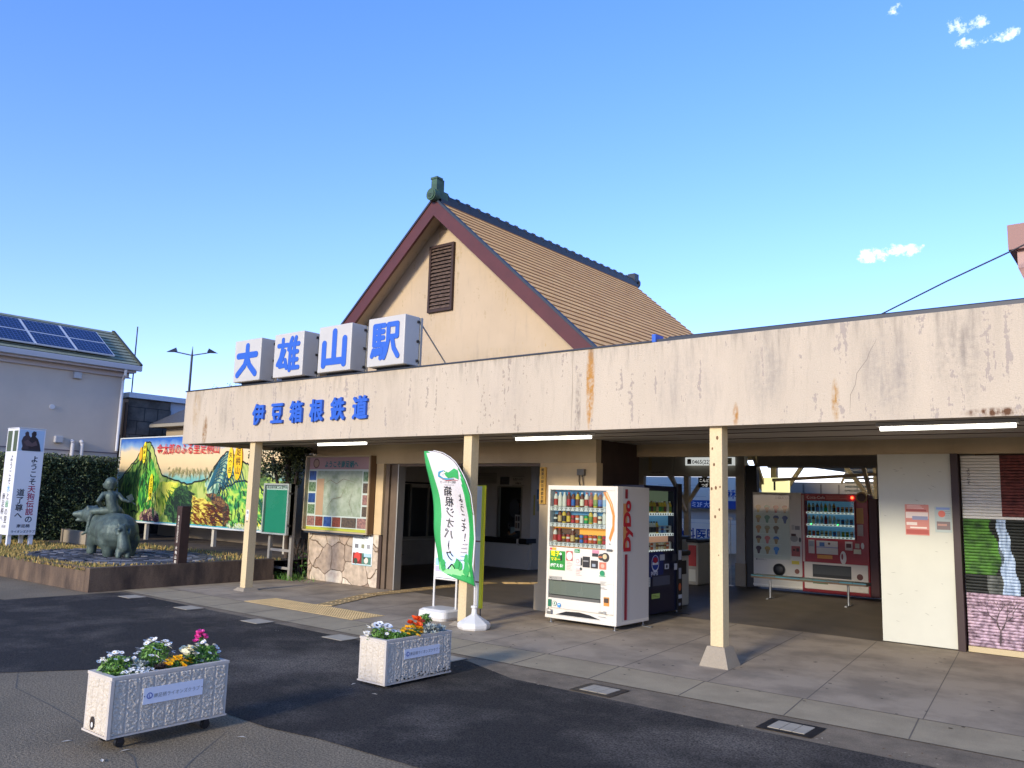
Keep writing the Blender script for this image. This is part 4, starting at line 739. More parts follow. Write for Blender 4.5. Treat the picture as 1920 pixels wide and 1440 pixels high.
# ------------------------------------------------------------ vending machines
CANC = ['#a8352c', '#c9a96a', '#3a2d28', '#d8d3c2', '#2d5fa6', '#2f9a4a', '#c95f2a', '#e0d9b8', '#6c3a2a', '#8fb4cc', '#b32430', '#6f8f3a', '#22262c', '#d2b23c', '#7d6f9a']
_can = {}
def can(kind, ci, parent, loc, rot=0):
    k = (kind, ci)
    if k not in _can:
        m = MB(); c = CANC[ci % len(CANC)]; c2 = CANC[(ci*5+3) % len(CANC)]
        if kind == 'can': m.lathe((0, 0, 0), [(0, 0), (.026, .001), (.029, .008)], 12, 'steel'); m.lathe((0, 0, 0), [(.029, .008), (.029, .05)], 12, c); m.lathe((0, 0, 0), [(.029, .05), (.029, .075)], 12, c2); m.lathe((0, 0, 0), [(.029, .075), (.029, .108)], 12, c); m.lathe((0, 0, 0), [(.029, .108), (.025, .118), (0, .117)], 12, 'steel')
        else: m.lathe((0, 0, 0), [(0, 0), (.029, .002), (.031, .02)], 12, c2); m.lathe((0, 0, 0), [(.031, .02), (.031, .10)], 12, c); m.lathe((0, 0, 0), [(.031, .10), (.031, .125), (.014, .165)], 12, c2); m.lathe((0, 0, 0), [(.014, .165), (.015, .167), (.015, .185), (0, .186)], 12, 'white' if ci % 2 else c)
        o = m.build('sample_'+kind, None); _can[k] = o.data; bpy.data.objects.remove(o)
    o = bpy.data.objects.new('sample_'+('can' if kind == 'can' else 'bottle'), _can[k]); col.objects.link(o); o.parent = parent; o.location = loc; return o
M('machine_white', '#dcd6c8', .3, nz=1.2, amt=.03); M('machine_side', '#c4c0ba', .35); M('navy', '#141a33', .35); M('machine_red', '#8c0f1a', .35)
M('lit_blue', '#5c8fb4', .5, emis=.1); M('lit_orange', '#e39a3c', .5, emis=.25); M('lit_white', '#dfe3e0', .5, emis=.25); M('lit_pinkish', '#b98c74', .5, emis=.2); M('lit_green', '#707d66', .5, emis=.15)
# --- white machine (front faces -Y)
x0, x1, y0, y1, zb, zt = -7.16, -5.97, 9.87, 10.76, .075, 1.965
T = thing('vending_machine', 'white drinks vending machine with tall red lettering down its side', 'vending machine', (-6.56, 10.3, 0), 'vending machines')
m = MB(); wz0, wz1, wx0, wx1 = 1.08, 1.90, -7.12, -6.12   # display opening
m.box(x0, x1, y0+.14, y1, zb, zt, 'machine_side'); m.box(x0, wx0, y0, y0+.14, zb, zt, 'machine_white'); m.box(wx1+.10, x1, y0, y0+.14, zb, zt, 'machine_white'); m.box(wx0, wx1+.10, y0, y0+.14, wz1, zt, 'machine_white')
m.box(wx0, wx1+.10, y0, y0+.14, .62, wz0, 'machine_white'); m.box(wx1-.04+.0, wx1+.10, y0+.002, y0+.14, wz0, wz1, 'machine_white')
m.box(wx0, -6.23, y0+.06, y0+.14, .36, .62, '#5d5c55'); m.box(-6.23, wx1+.10, y0, y0+.14, .22, .62, 'machine_white'); m.box(wx0, -6.23, y0, y0+.14, .22, .36, 'machine_white')
m.box(wx0, wx1+.1, y0+.03, y0+.14, .12, .22, 'machine_white'); m.box(x0-.004, x1+.002, y0-.006, y1, .075, .125, 'machine_white')
m.build('cabinet', T, bevel=.006)
m = MB(); pts = [(-7.0, .128), (-6.82, .185), (-6.6, .195), (-6.42, .175), (-6.24, .13)]; m.poly([(a, y0+.0295, b) for a, b in pts][::-1], 'black'); m.build('kick_recess', T)
m = MB(); m.box(wx0+.01, wx1-.04, y0+.12, y0+.135, wz0, 1.38, 'lit_orange'); m.box(wx0+.01, wx1-.04, y0+.12, y0+.135, 1.38, wz1, 'lit_blue'); m.box(wx0+.02, wx0+.45, y0+.112, y0+.118, 1.22, 1.345, '#6a4a3a'); m.box(wx0+.45, -6.3, y0+.112, y0+.119, 1.80, 1.87, '#3f8fc9'); m.build('display_back', T)
cans = []
for r_, (zs, kinds) in enumerate(((1.655, 'b'), (1.425, 'm'), (1.15, 'c'))):
    m = MB(); m.box(wx0+.005, wx1-.045, y0+.004, y0+.118, zs-.055, zs, 'white')
    for i in range(12):
        cx = wx0+.055+i*.0765; m.box(cx-.022, cx+.022, y0+.0015, y0+.004, zs-.028, zs-.006, '#8d8a82'); m.cyl((cx, y0+.003, zs-.042), (cx, y0-.003, zs-.042), .009, mat='#5b6152', n=8)
    m.build('shelf', T)
    for i in range(12):
        cx = wx0+.055+i*.0765; kd = 'bottle' if (kinds == 'b' or (kinds == 'm' and i in (1, 2, 3, 8, 9, 11)) or (kinds == 'c' and i in (0, 1, 4))) else 'can'
        c = can(kd, [0, 3, 3, 10, 4, 8, 7, 0, 10, 11, 4, 9, 12, 1, 2, 13, 10, 6, 3, 5, 11, 6, 7, 3, 0, 10, 8, 0, 1, 2, 4, 10, 6, 0, 11, 10][r_*12+i], T, (cx-T.location.x, y0+.075-T.location.y, zs+.001)); c.scale = (1.05, 1.05, 1.05 if zs < 1.6 else 1.15)
m = MB(); m.fq(wx0+.002, wx1-.042, wz0+.03, wz1-.002, y0+.0045, 'pane') if 0 else m.fq(wx0, wx1-.04, 1.10, 1.898, y0-.0045, 'pane'); m.build('display_window', T)
m = MB(); pts = [(-6.20, 1.885), (-6.14, 1.885), (-6.05, 1.72), (-6.01, 1.55), (-6.02, 1.36), (-6.08, 1.2)]; inner = [(-6.105, 1.25), (-6.05, 1.42), (-6.05, 1.56), (-6.10, 1.72), (-6.20, 1.86)]; m.poly([(a, y0-.003, b) for a, b in (pts+inner)][::-1], '#e0863a'); m.poly([(a, y0-.0035, b) for a, b in [(-6.17, 1.875), (-6.14, 1.875), (-6.06, 1.71), (-6.03, 1.6), (-6.08, 1.72)]][::-1], '#efb98a'); m.build('orange_swoosh', T)
def flat(m, items, fr):
    for i, it in enumerate(items):
        o = .0025+.0004*i
        if it[0] == 'r': _, a, b, c, d, mt = it; m.poly([fr(a, c, o), fr(b, c, o), fr(b, d, o), fr(a, d, o)], mt)
        elif it[0] == 'c': _, a, b, r_, mt = it[:5]; ry = it[5] if len(it) > 5 else r_; m.poly([fr(a+r_*math.cos(t), b+ry*math.sin(t), o) for t in [j*math.pi/9 for j in range(18)]], mt)
        elif it[0] == 't': _, a, b, s_, txt, mt, bo = it; m.text(txt, (0, 0, 0), X_, Z_, s_, mt, bold=bo, res=2, fn=lambda p_, q_, a=a, b=b, o=o: fr(a+p_, b+q_, o))
        elif it[0] == 'l':
            _, a, b, c, d, n, mt = it
            for j in range(n): zz = c+(d-c)*(j+.5)/n; e = a+(b-a)*(1-.12*((j*7) % 4)); m.poly([fr(a, zz-.0022, o), fr(e, zz-.0022, o), fr(e, zz+.0022, o), fr(a, zz+.0022, o)], mt)
frf = lambda a, b, o: V((x0+a, y0-o, b))
m = MB()
flat(m, [('r', .06, .33, .755, 1.025, '#2a8a35'), ('t', .075, .955, .082, '電子', '#f2e21a', .03), ('t', .075, .885, .058, 'マネー', '#f2e21a', .03), ('t', .07, .80, .053, 'が使える!', '#f4f4ee', .03), ('r', .245, .275, .89, .97, '#22262c'), ('c', .25, .985, .018, '#f0f0e8'), ('r', .06, .10, 1.035, 1.065, '#c23a5a'), ('r', .10, .17, 1.035, 1.07, '#e0a83a'),
 ('r', .35, .46, .90, 1.035, '#b5544a'), ('c', .405, .965, .05, '#f0d8cc', .06), ('l', .36, .46, .76, .89, 6, '#d08a80'), ('r', .49, .58, 1.02, 1.07, '#2b8a4a'), ('l', .50, .57, 1.03, 1.06, 2, '#e8f0e8'),
 ('r', .50, .60, .79, .84, '#e8dcd4'), ('l', .52, .62, .70, .81, 5, '#c87a7a'), ('c', .605, .80, .02, '#3f4a40'), ('r', .79, .90, 1.03, 1.075, '#d88a98'), ('r', .79, .89, .985, 1.028, '#33302e'),
 ('r', .91, 1.02, .82, .915, '#d8755a'), ('c', .965, .865, .03, '#e8a890'), ('c', .96, .765, .04, '#2a8a5a'), ('r', .91, 1.01, .72, .735, '#7ab08a'), ('l', .93, 1.03, .60, .66, 5, '#a8a49a'), ('l', .93, 1.04, .55, .58, 2, '#55524c'),
 ('r', .06, .28, .615, .665, '#a7a49a'), ('t', .07, .628, .032, 'MELT 0°C', '#74726a', .01), ('r', .05, .11, .235, .335, '#1f6b4a'), ('c', .165, .285, .035, '#3c6b52'), ('c', .165, .285, .028, '#dde2d4'), ('c', .165, .285, .012, '#4a7a5a', .018), ('c', .245, .265, .032, '#4a8fc8'), ('c', .245, .275, .02, '#c9e0ee', .008), ('r', .03, .115, .08+.05, .20, '#77746c'), ('r', .045, .10, .17, .19, '#d8d4c8'),
 ('l', .91, 1.03, .225, .25, 2, '#3a3834'), ('l', .91, 1.03, .17, .19, 1, '#3a3834'), ('r', .99, 1.03, .22, .26, '#9a978e'), ('c', 1.08, 1.17, .008, '#333333'), ('r', 1.03, 1.12, 1.07, 1.1, '#5a5a56')], frf)
m.build('sticker', T)
m = MB(); m.box(x0+.51, x0+.61, y0-.025, y0-.001, .85, .965, 'white'); m.box(x0+.61, x0+.625, y0-.022, y0-.001, .85, .95, '#3d3a36'); m.cyl((x0+.56, y0-.026, .905), (x0+.56, y0-.0245, .905), .028, mat='#c96a5a', n=16); m.cyl((x0+.56, y0-.0275, .905), (x0+.56, y0-.0255, .905), .023, mat='white', n=16); m.build('card_reader', T, bevel=.004)
m = MB(); m.box(x0+.64, x0+.75, y0-.018, y0-.001, .83, .975, '#2c2b2a'); m.box(x0+.65, x0+.74, y0-.021, y0-.0185, .905, .925, '#8b8984'); m.build('note_slot', T, bevel=.004)
m = MB(); m.box(x0+.775, x0+.885, y0-.018, y0-.001, .825, .93, '#33312f'); m.box(x0+.80, x0+.855, y0-.021, y0-.0185, .845, .885, '#9aa3a8'); m.build('coin_slot', T, bevel=.004)
m = MB(); m.cyl((x0+.94, y0-.001, .985), (x0+.94, y0-.014, .985), .045, mat='#4a4540', n=20); m.cyl((x0+1.005, y0-.0012, .985), (x0+1.005, y0-.016, .985), .062, mat='#38332f', n=20); m.cyl((x0+1.005, y0-.017, .995), (x0+1.005, y0-.021, .995), .035, mat='#c9b88a', n=16); m.box(x0+.90, x0+.96, y0-.018, y0-.0145, .975, .995, '#c06a3a'); m.build('coin_return_lever', T)
m = MB(); m.box(x0+.985, x0+1.075, y0-.004, y0-.0005, .33, .45, '#d08a3c'); m.box(x0+.995, x0+1.065, y0-.012, y0-.0045, .375, .435, '#4a3c30'); m.build('coin_return', T, bevel=.01)
m = MB(); m.box(wx0+.01, -6.24, y0+.012, y0+.02, .41, .60, '#7d7e72'); m.fq(wx0+.01, -6.24, .40, .605, y0+.008, 'pane'); m.box(wx0+.01, -6.24, y0+.002, y0+.05, .362, .40, '#5e5c55'); m.build('pickup_flap', T)
m = MB(); frs = lambda a, b, o: V((x1+o, y0+a, b))
flat(m, [('r', .20, .27, 1.80, 1.93, '#8c2a33'), ('r', .15, .26, 1.42, 1.73, '#c98d55'), ('r', .15, .26, 1.10, 1.41, '#c98d55'), ('r', .20, .265, .14, 1.03, '#8c2030'), ('r', .265, .28, .14, 1.03, '#b98a90')], frs)
vsd = []
# side wordmark rotated a quarter turn (reads upwards)
k = MB(); k.text('DyDo', (0, 0, 0), X_, Z_, .27, '#b3202c', bold=.045, res=4, fn=lambda a, b: V((x1+.006, y0+.345-b*.95, 1.06+a*1.06))); k.build('wordmark', T)
m.build('side_stripe', T)
m = MB()
for fx in (x0+.06, x1-.06):
    for fy in (y0+.06, y1-.06): m.cyl((fx, fy, .008), (fx, fy, .076), .012, mat='steel', n=8); m.cyl((fx, fy, .008), (fx, fy, .018), .03, mat='steel', n=10)
m.box(x1-.02, x1+.14, y1-.18, y1-.13, .009, .02, 'steel'); m.build('foot', T)
# --- navy machine (front faces +X)
T = thing('vending_machine', 'dark navy drinks vending machine facing sideways behind the white one', 'vending machine', (-6.65, 11.8, 0), 'vending machines')
X0, X1, Y0, Y1, ZB, ZT = -7.02+.12, -6.3, 11.19, 12.42, .06, 2.02
X0 = -6.86
m = MB(); m.box(X0, X1-.12, Y0, Y1, ZB, ZT, 'navy'); m.box(X1-.12, X1, Y0, 11.27, ZB, ZT, 'navy'); m.box(X1-.12, X1, 12.17, Y1, ZB, ZT, 'navy'); m.box(X1-.12, X1, 11.27, 12.17, 1.94, ZT, 'navy'); m.box(X1-.12, X1, 11.27, 12.17, ZB, 1.0, 'navy'); m.box(X1-.001, X1+.03, 12.24, 12.40, ZB, ZT+.05, 'black'); m.build('cabinet', T, bevel=.006)
m = MB()
for a, b, c in ((1.0, 1.27, 'lit_pinkish'), (1.28, 1.60, 'lit_blue'), (1.61, 1.94, 'lit_green')): m.box(X1-.115, X1-.105, 11.275, 12.165, a, b, c)
m.build('display_back', T)
for r_, zs in enumerate((1.595, 1.275, 1.02)):
    m = MB(); m.box(X1-.10, X1-.004, 11.275, 12.165, zs-.04, zs, 'lit_white')
    for i in range(11): cy = 11.32+i*.081; m.cyl((X1-.003, cy, zs-.02), (X1+.003, cy, zs-.02), .014, mat='black', n=8)
    m.build('shelf', T)
    for i in range(10):
        c = can('bottle' if r_ < 1 or (r_ == 1 and i < 5) else 'can', [11, 5, 8, 11, 1, 5, 11, 8, 3, 11, 12, 12, 12, 12, 8, 9, 4, 9, 12, 3, 1, 7, 6, 3, 1, 7, 7, 1, 6, 3][r_*10+i], T, (X1-.05-T.location.x, 11.34+i*.086-T.location.y, zs+.001))
m = MB(); m.sq(11.272, 12.168, 1.0, 1.938, X1-.0015, 'pane'); m.build('display_window', T)
frs = lambda a, b, o: V((X1+o, Y0+a, b)); m = MB()
flat(m, [('r', .12, .62, .60, .99, '#1d2c66'), ('c', .36, .82, .12, '#d9dde6', .13), ('c', .36, .83, .105, '#1c3f9a', .11), ('r', .27, .45, .80, .84, '#e9ecf0'), ('c', .36, .87, .075, '#b02436', .045), ('t', .22, .63, .10, 'PEPSI', '#d7dbe8', .02), ('r', .5, .66, .86, .95, '#b9bcc4'), ('r', .66, .8, .72, .8, '#d0d3d8'), ('c', .73, .76, .03, '#222222'), ('r', .12, .2, .48, .62, '#cfd2cc'), ('l', .13, .19, .5, .6, 4, '#555555'), ('r', .24, .50, .29, .365, '#b5cc6a'), ('l', .27, .46, .31, .35, 2, '#3f5a2a'), ('r', .25, .85, .46, .64, '#2d2f3a'), ('r', .27, .83, .48, .62, '#555866')], frs)
flat(m, [('r', 1.07, 1.18, .85, 1.0, '#b8bac0'), ('r', 1.08, 1.17, .55, .72, '#9da0a8'), ('c', 1.12, .42, .045, '#c9663a', .06), ('r', 1.07, 1.19, .24, .30, '#c9ccd0'), ('r', 1.08, 1.15, .13, .17, '#9c9fa5'), ('r', .86, 1.0, .84, .95, '#3c3e46'), ('r', .92, 1.02, .70, .8, '#c5c8ce')], lambda a, b, o: V((X1+.031+o, Y0+a, b)))
m.build('sticker', T)
m = MB()
for fx in (X0+.05, X1-.05):
    for fy in (Y0+.06, Y1-.06): m.cyl((fx, fy, .012), (fx, fy, .062), .014, mat='steel', n=8)
m.box(X1-.05, X1+.22, Y1-.16, Y1-.11, .013, .022, 'dark_steel'); m.build('foot', T)
T = thing('ticket_bin', 'grey-cream cabinet with rounded black top just behind the navy vending machine', 'cabinet', (-6.75, 13.2, 0))
m = MB(); m.box(-7.15, -6.62, 12.75, 13.35, .02, .86, '#b9b2a0'); m.build('body', T, bevel=.02)
m = MB(); m.box(-7.18, -6.59, 12.72, 13.38, .86, .95, 'black'); m.build('top', T, bevel=.03)
m = MB(); m.sq(12.85, 13.02, .55, .78, -6.6195, 'black'); m.sq(13.08, 13.25, .55, .78, -6.6195, 'black'); m.build('opening', T)
# --- ice-cream machine (front faces -Y)
T = thing('vending_machine', 'white ice-cream vending machine with cone pictures and a round black hatch', 'vending machine', (-6.45, 17.3, 0), 'vending machines')
a0, a1, f0 = -6.99, -5.93, 17.1
m = MB(); m.box(a0, a1, f0, 17.36, .07, 2.04, '#c9c6ba'); m.box(a1-.13, a1-.0, f0-.002, f0+.2, .07, 2.04, '#c9c6ba'); m.build('cabinet', T, bevel=.012)
m = MB(); m.box(a0+.03, a0+.80, f0-.014, f0-.001, .66, 1.98, '#d6d4c4'); m.build('picture_panel', T)
m = MB(); frs = lambda a, b, o: V((a0+a, f0-.014-o, b)); it = []
cc = [['#d8b860', '#5fae9a', '#a02a24', '#9a4a2a'], ['#c9a94a', '#6b8f72', '#24356a', '#2c3f7a'], ['#c98a4a', '#a89a72', '#7a5a34', None], ['#5a3038', '#d9706a', '#2c6ec0', None], ['#4a2a3a', '#c9a050', '#4a90d9', None]]
for r_ in range(5):
    for c in range(4):
        if cc[r_][c] is None: continue
        zc = 1.70-r_*.215; xc = .13+c*.19; it += [('c', xc, zc+.03, .062, cc[r_][c], .045)]
it += [('r', .5, .84, 1.90, 1.965, '#b9b7ac'), ('t', .56, 1.905, .07, 'GLICO', '#4c4a46', .02)]
for r_ in range(5): it += [('r', .05, .62, 1.60-r_*.215, 1.607-r_*.215, '#f0eee4')]
flat(m, it, frs)
for r_ in range(5):
    for c in range(4):
        if cc[r_][c] is None: continue
        zc = 1.70-r_*.215; xc = .13+c*.19; m.poly([frs(xc-.045, zc+.02, .012), frs(xc-.02, zc-.085, .012), frs(xc+.02, zc-.085, .012), frs(xc+.045, zc+.02, .012)], '#b08a55' if (r_+c) % 2 else cc[r_][c])
m.build('cone_pictures', T)
m = MB(); m.fq(a0+.03, a0+.80, .66, 1.98, f0-.035, 'pane'); m.build('display_window', T)
m = MB(); frs = lambda a, b, o: V((a0+a, f0-.001-o, b)); flat(m, [('r', .83, .89, 1.28, 1.38, '#a8a69c'), ('r', .90, 1.0, 1.28, 1.36, '#7c7a78'), ('c', .88, 1.10, .08, '#8f9088', .07), ('r', .82, .92, 1.15, 1.2, '#3a1c1c'), ('c', 1.0, 1.08, .025, '#4a4a48', .05), ('r', .82, 1.0, .74, .95, '#9a5048'), ('r', .85, .9, .85, .89, '#3a2020'), ('r', .92, .98, .84, .91, '#3a2020'), ('r', .82, .98, .58, .65, '#c9b83a'), ('c', .93, .44, .05, '#7a4a38'), ('l', .1, .3, .62, .65, 2, '#6a6860'), ('c', .08, .635, .015, '#2f2f2f')], frs); m.build('sticker', T)
m = MB(); m.cyl((a0+.56, f0-.001, .45), (a0+.56, f0-.03, .45), .125, mat='black', n=28); m.sph((a0+.56, f0-.02, .45), .115, 'black', (1, .35, 1), 20, 10); m.build('hatch', T)
m = MB(); m.box(a0, a1, f0-.02, f0-.004, .10, .135, '#e0ddd0'); m.build('kick_strip', T)
# --- red machine
T = thing('vending_machine', 'red and white drinks vending machine at the right, partly behind the cream panel', 'vending machine', (-5.3, 17.3, 0), 'vending machines')
a0, a1, f0 = -5.93, -4.62, 17.02
m = MB(); m.box(a0, a1, f0, 17.38, .06, 2.03, 'machine_red'); m.box(a0+.05, a1-.03, f0-.022, f0-.001, .13, .66, '#cfc8bc'); m.box(a1-.0, a1+.16, f0+.02, 17.38, .06, 1.95, '#3a0f14'); m.box(a0+.02, a0+.07, f0-.02, f0-.001, .66, 2.0, '#c9b4ac'); m.build('cabinet', T, bevel=.015)
m = MB(); m.box(a0+.13, a0+1.05, f0-.008, f0-.001, 1.17, 1.88, 'lit_blue'); m.build('display_back', T)
for r_, zs in enumerate((1.66, 1.42, 1.18)):
    m = MB(); m.box(a0+.13, a0+1.05, f0-.07, f0-.009, zs-.035, zs, 'lit_white')
    for i in range(12): cx = a0+.17+i*.075; m.box(cx-.02, cx+.02, f0-.074, f0-.0705, zs-.026, zs-.01, 'black')
    m.build('shelf', T)
    for i in range(11): c = can('bottle' if i < 7 and r_ < 2 else 'can', [2, 12, 4, 9, 5, 3, 2, 10, 1, 1, 1, 9, 7, 9, 9, 10, 3, 9, 9, 4, 9, 4, 8, 10, 2, 7, 1, 3, 4, 3, 11, 11, 7][r_*11+i], T, (a0+.18+i*.082-T.location.x, f0-.04-T.location.y, zs+.001)); c.scale = (1, 1, .95)
m = MB(); m.box(a0+.11, a0+1.07, f0-.082, f0-.0785, 1.14, 1.89, 'pane'); m.box(a0+.10, a0+.11, f0-.085, f0, 1.13, 1.90, 'machine_red'); m.box(a0+1.07, a0+1.08, f0-.085, f0, 1.13, 1.90, 'machine_red'); m.build('display_window', T)
m = MB(); frs = lambda a, b, o: V((a0+a, f0-.001-o, b)); flat(m, [('t', .12, 1.925, .085, 'Coca-Cola', '#c9a8a4', .02), ('r', .50, .95, 1.91, 2.0, '#b5544c'), ('l', .52, .93, 1.93, 1.98, 2, '#c9a098'), ('r', 1.09, 1.22, 1.46, 1.76, '#b98a4a'), ('r', 1.10, 1.21, 1.22, 1.44, '#a89c94'), ('r', .14, .26, .83, 1.1, '#b8b0a6'), ('r', .15, .25, .97, 1.08, '#8a8f92'), ('r', .30, .72, .83, 1.09, '#c6c2b8'), ('r', .36, .46, .98, 1.06, '#4a6a9a'), ('r', .30, .72, .955, .975, '#8a90b0'), ('c', .55, 1.04, .025, '#6a4a3a'), ('r', .31, .61, .74, .81, '#c98a3a'), ('r', .86, 1.0, .93, 1.10, '#b8aaa2'), ('r', .88, .98, .98, 1.06, '#4a1a18'), ('r', 1.05, 1.13, .98, 1.07, '#a8a490'), ('r', 1.02, 1.16, .87, .96, '#c9c5a8'), ('c', 1.19, 1.03, .03, '#c9c9c4', .06), ('c', .82, .78, .06, '#cfcac2', .13), ('c', .80, .80, .02, '#7a2020', .06)], frs)
frs = lambda a, b, o: V((a0+a, f0-.0225-o, b)); flat(m, [('r', .22, .97, .37, .62, '#1e1f20'), ('r', .23, .96, .43, .60, '#3c4040'), ('r', .22, .52, .24, .34, '#2a6a3c'), ('c', .48, .29, .035, '#c9d8c9'), ('c', .48, .29, .022, '#2a6a3c'), ('c', 1.13, .43, .06, '#5a2a24'), ('l', 1.1, 1.17, .2, .25, 2, '#9a958a')], frs); m.build('sticker', T)
M('led_red', '#ff3a20', .4, emis=4); M('led_green', '#20ff60', .4, emis=3)
m = MB(); m.sph((a0+1.02, f0-.015, 1.96), .028, 'led_red'); m.sph((a0+.23, f0-.078, 1.42), .008, 'led_green'); m.sph((a0+.75, f0-.078, 1.42), .008, 'led_green'); m.build('indicator_light', T)
m = MB(); m.cyl((a1-.11, f0-.001, 1.97), (a1-.11, f0-.03, 1.97), .11, mat='#8a6a34', n=20); m.cyl((a1-.11, f0-.031, 1.97), (a1-.11, f0-.034, 1.97), .08, mat='#3a1a16', n=20); m.build('round_sign', T)
# ------------------------------------------------------------ bench
T = thing('bench', 'long low bench with patchwork coloured seat boards in front of the two inner vending machines', 'bench', (-5.2, 15.6, 0))
bc = ['#3f6f78', '#b5b09a', '#4a5f66', '#c9bfa0', '#3f7888', '#c9b48a', '#3e7080', '#bfa882', '#55706a', '#6a5a48']
bx0, bx1, by = -6.35, -4.25, 15.55; n = 9
m = MB(); m.box(bx0, bx1, by-.14, by+.16, .395, .425, '#5a4632'); m.build('seat_base', T)
for i in range(n):
    for j in range(3):
        k = MB(); xa = bx0+(bx1-bx0)*i/n; xb_ = bx0+(bx1-bx0)*(i+1)/n; k.box(xa+.004, xb_-.004, by-.145+j*.102, by-.05+j*.102, .4255, .45, bc[(i*2+j*3) % 10]); k.build('seat_board', T)
for x in (bx0+.32, bx1-.35):
    k = MB(); k.cyl((x, by, .03), (x, by, .395), .022, mat='steel', n=10); k.box(x-.02, x+.02, by-.17, by+.17, .012, .035, 'steel'); k.build('leg', T)
# ------------------------------------------------------------ ticket gates and fence
M('gate_grey', '#b0a68e', .4, nz=2, amt=.1)
for gx, lab in ((-8.15, 'ticket gate with a red end panel, nearest the column'), (-9.1, 'cream ticket gate partly hidden behind the navy machine')):
    T = thing('ticket_gate', lab, 'ticket gate', (gx, 17.2, 0), 'ticket gates')
    m = MB(); m.box(gx-.13, gx+.13, 16.6, 18.1, .02, .92, 'gate_grey'); m.build('body', T, bevel=.03); m = MB(); m.box(gx-.14, gx+.14, 16.55, 18.15, .92, 1.0, 'black'); m.build('top', T, bevel=.03)
    if gx > -9: m = MB(); m.box(gx-.09, gx+.09, 16.585, 16.598, .42, .86, '#c0392e'); m.box(gx-.08, gx+.08, 16.585, 16.599, .1, .35, '#d8d2b8'); m.build('end_panel', T)
T = thing('lattice_gate', 'folded metal lattice gate standing beside the inner white post', 'gate', (-7.7, 17.3, 0))
m = MB()
for i in range(7): x = -7.95+i*.065; m.cyl((x, 17.25, .03), (x, 17.25, 1.45+.01*i), .010, mat='alum', n=6)
for i in range(6):
    for j in range(3): x = -7.95+i*.065; z = .25+.4*j; m.bar((x, 17.24, z), (x+.065, 17.24, z+.3), .012, .006, 'alum', up=(0, 1, 0))
m.box(-7.97, -7.5, 17.23, 17.28, 1.44, 1.47, 'alum'); m.box(-7.97, -7.5, 17.23, 17.28, .012, .03, 'alum'); m.build('lattice', T)
# ------------------------------------------------------------ hall signs
T = thing('timetable_board', 'pale grid timetable board high on the left of the gate opening', 'sign', (-9.5, 17.36, 2.4)); m = MB(); m.box(-9.96, -9.02, 17.37, 17.398, 2.41, 2.85, '#a5a298'); b_ = m.build('board', T)
k = MB(); frs = lambda a, b, o: V((-9.96+a, 17.37-o, b)); it = [('r', .30, .38, 2.5, 2.83, '#a89c78'), ('t', .35, 2.44, .05, '大雄山線 時刻表', '#55534e', .01)]
for c in range(13): it.append(('r', .04+c*.07, .045+c*.07, 2.5, 2.83, '#8a877e'))
for c in range(12): it.append(('l', .06+c*.07, .10+c*.07, 2.52, 2.82, 9, '#75726b'))
flat(k, it, frs); k.build('print', b_)
T = thing('phone_number_sign', 'long pale sign board with a telephone number, hung above the gate opening', 'sign', (-8.0, 17.3, 2.6)); m = MB(); m.box(-8.66, -7.48, 17.28, 17.34, 2.62, 2.80, 'lit_white'); b_ = m.build('board', T)
k = MB(); frs = lambda a, b, o: V((-8.66+a, 17.28-o, b)); flat(k, [('r', .05, .15, 2.65, 2.73, 'black'), ('c', .10, 2.745, .055, 'black', .022), ('c', .10, 2.69, .022, '#dfe3e0'), ('t', .17, 2.655, .125, '0465(22)', '#1c1c1c', .01), ('r', .86, 1.13, 2.64, 2.785, '#3d5a48'), ('r', .872, 1.118, 2.652, 2.773, '#cfdccb'), ('r', .93, 1.07, 2.70, 2.715, '#44544a')], frs); k.build('print', b_)
T = thing('departure_sign', 'small black hanging sign with white characters behind the column', 'sign', (-8.3, 17.7, 2.1)); m = MB(); m.box(-8.52, -8.14, 17.66, 17.72, 2.13, 2.36, 'black'); b_ = m.build('board', T)
k = MB(); M('lit_text', '#e8e8e4', .4, emis=.3); k.text('こんど', (-8.50, 17.656, 2.26), X_, Z_, .085, 'lit_text', res=2); k.text('つぎ', (-8.44, 17.656, 2.15), X_, Z_, .085, 'lit_text', res=2); k.build('lettering', b_)
# ------------------------------------------------------------ picture map board
T = thing('map_board', 'large glazed picture map board with a pink header, above the stone wall', 'map board', (-12.9, 10.75, 1.0))
x0, x1, z0, z1, y = -13.86, -11.92, 1.02, 2.47, 10.62
M('board_frame', '#b9a98a', .45, .2); M('board_side', '#6d5236', .6)
m = MB(); m.box(x1, x1+.03, y, 10.855, z0-.02, z1+.02, 'board_side'); m.box(x0-.03, x0, y, 10.775, z0-.02, z1+.02, 'board_frame'); m.box(x0, x1, y, 10.775, z1, z1+.03, 'board_frame'); m.box(x0, x1, y, 10.775, z0-.03, z0, 'board_frame'); m.box(x0, x1, y+.09, y+.12, z0, z1, 'darkwood'); m.box(x1-.03, x1, y-.004, y-.0005, z0, z1, 'board_frame'); m.box(x0+.05, x1-.1, y+.0, y+.06, z0-.07, z0-.031, 'dark_edge'); m.build('frame', T, bevel=.004)
m = MB(); fr = lambda a, b, o: V((x0+a, y+.089-o, z0+b)); W, H = x1-x0, z1-z0
M('map_paper', '#cfcdbb', .6, nz=7, dark='#a3a88c'); M('photo_blossom', '#c98a80', .6, nz=26, dark='#7a5a5a'); M('photo_green', '#4a6a3a', .6, nz=22, dark='#a8b89a'); M('photo_sky', '#3a5fae', .6, nz=12, dark='#26407a'); M('photo_red', '#b0523a', .6, nz=24, dark='#6b2e22'); M('photo_brown', '#7a6050', .6, nz=24, dark='#4a3a34')
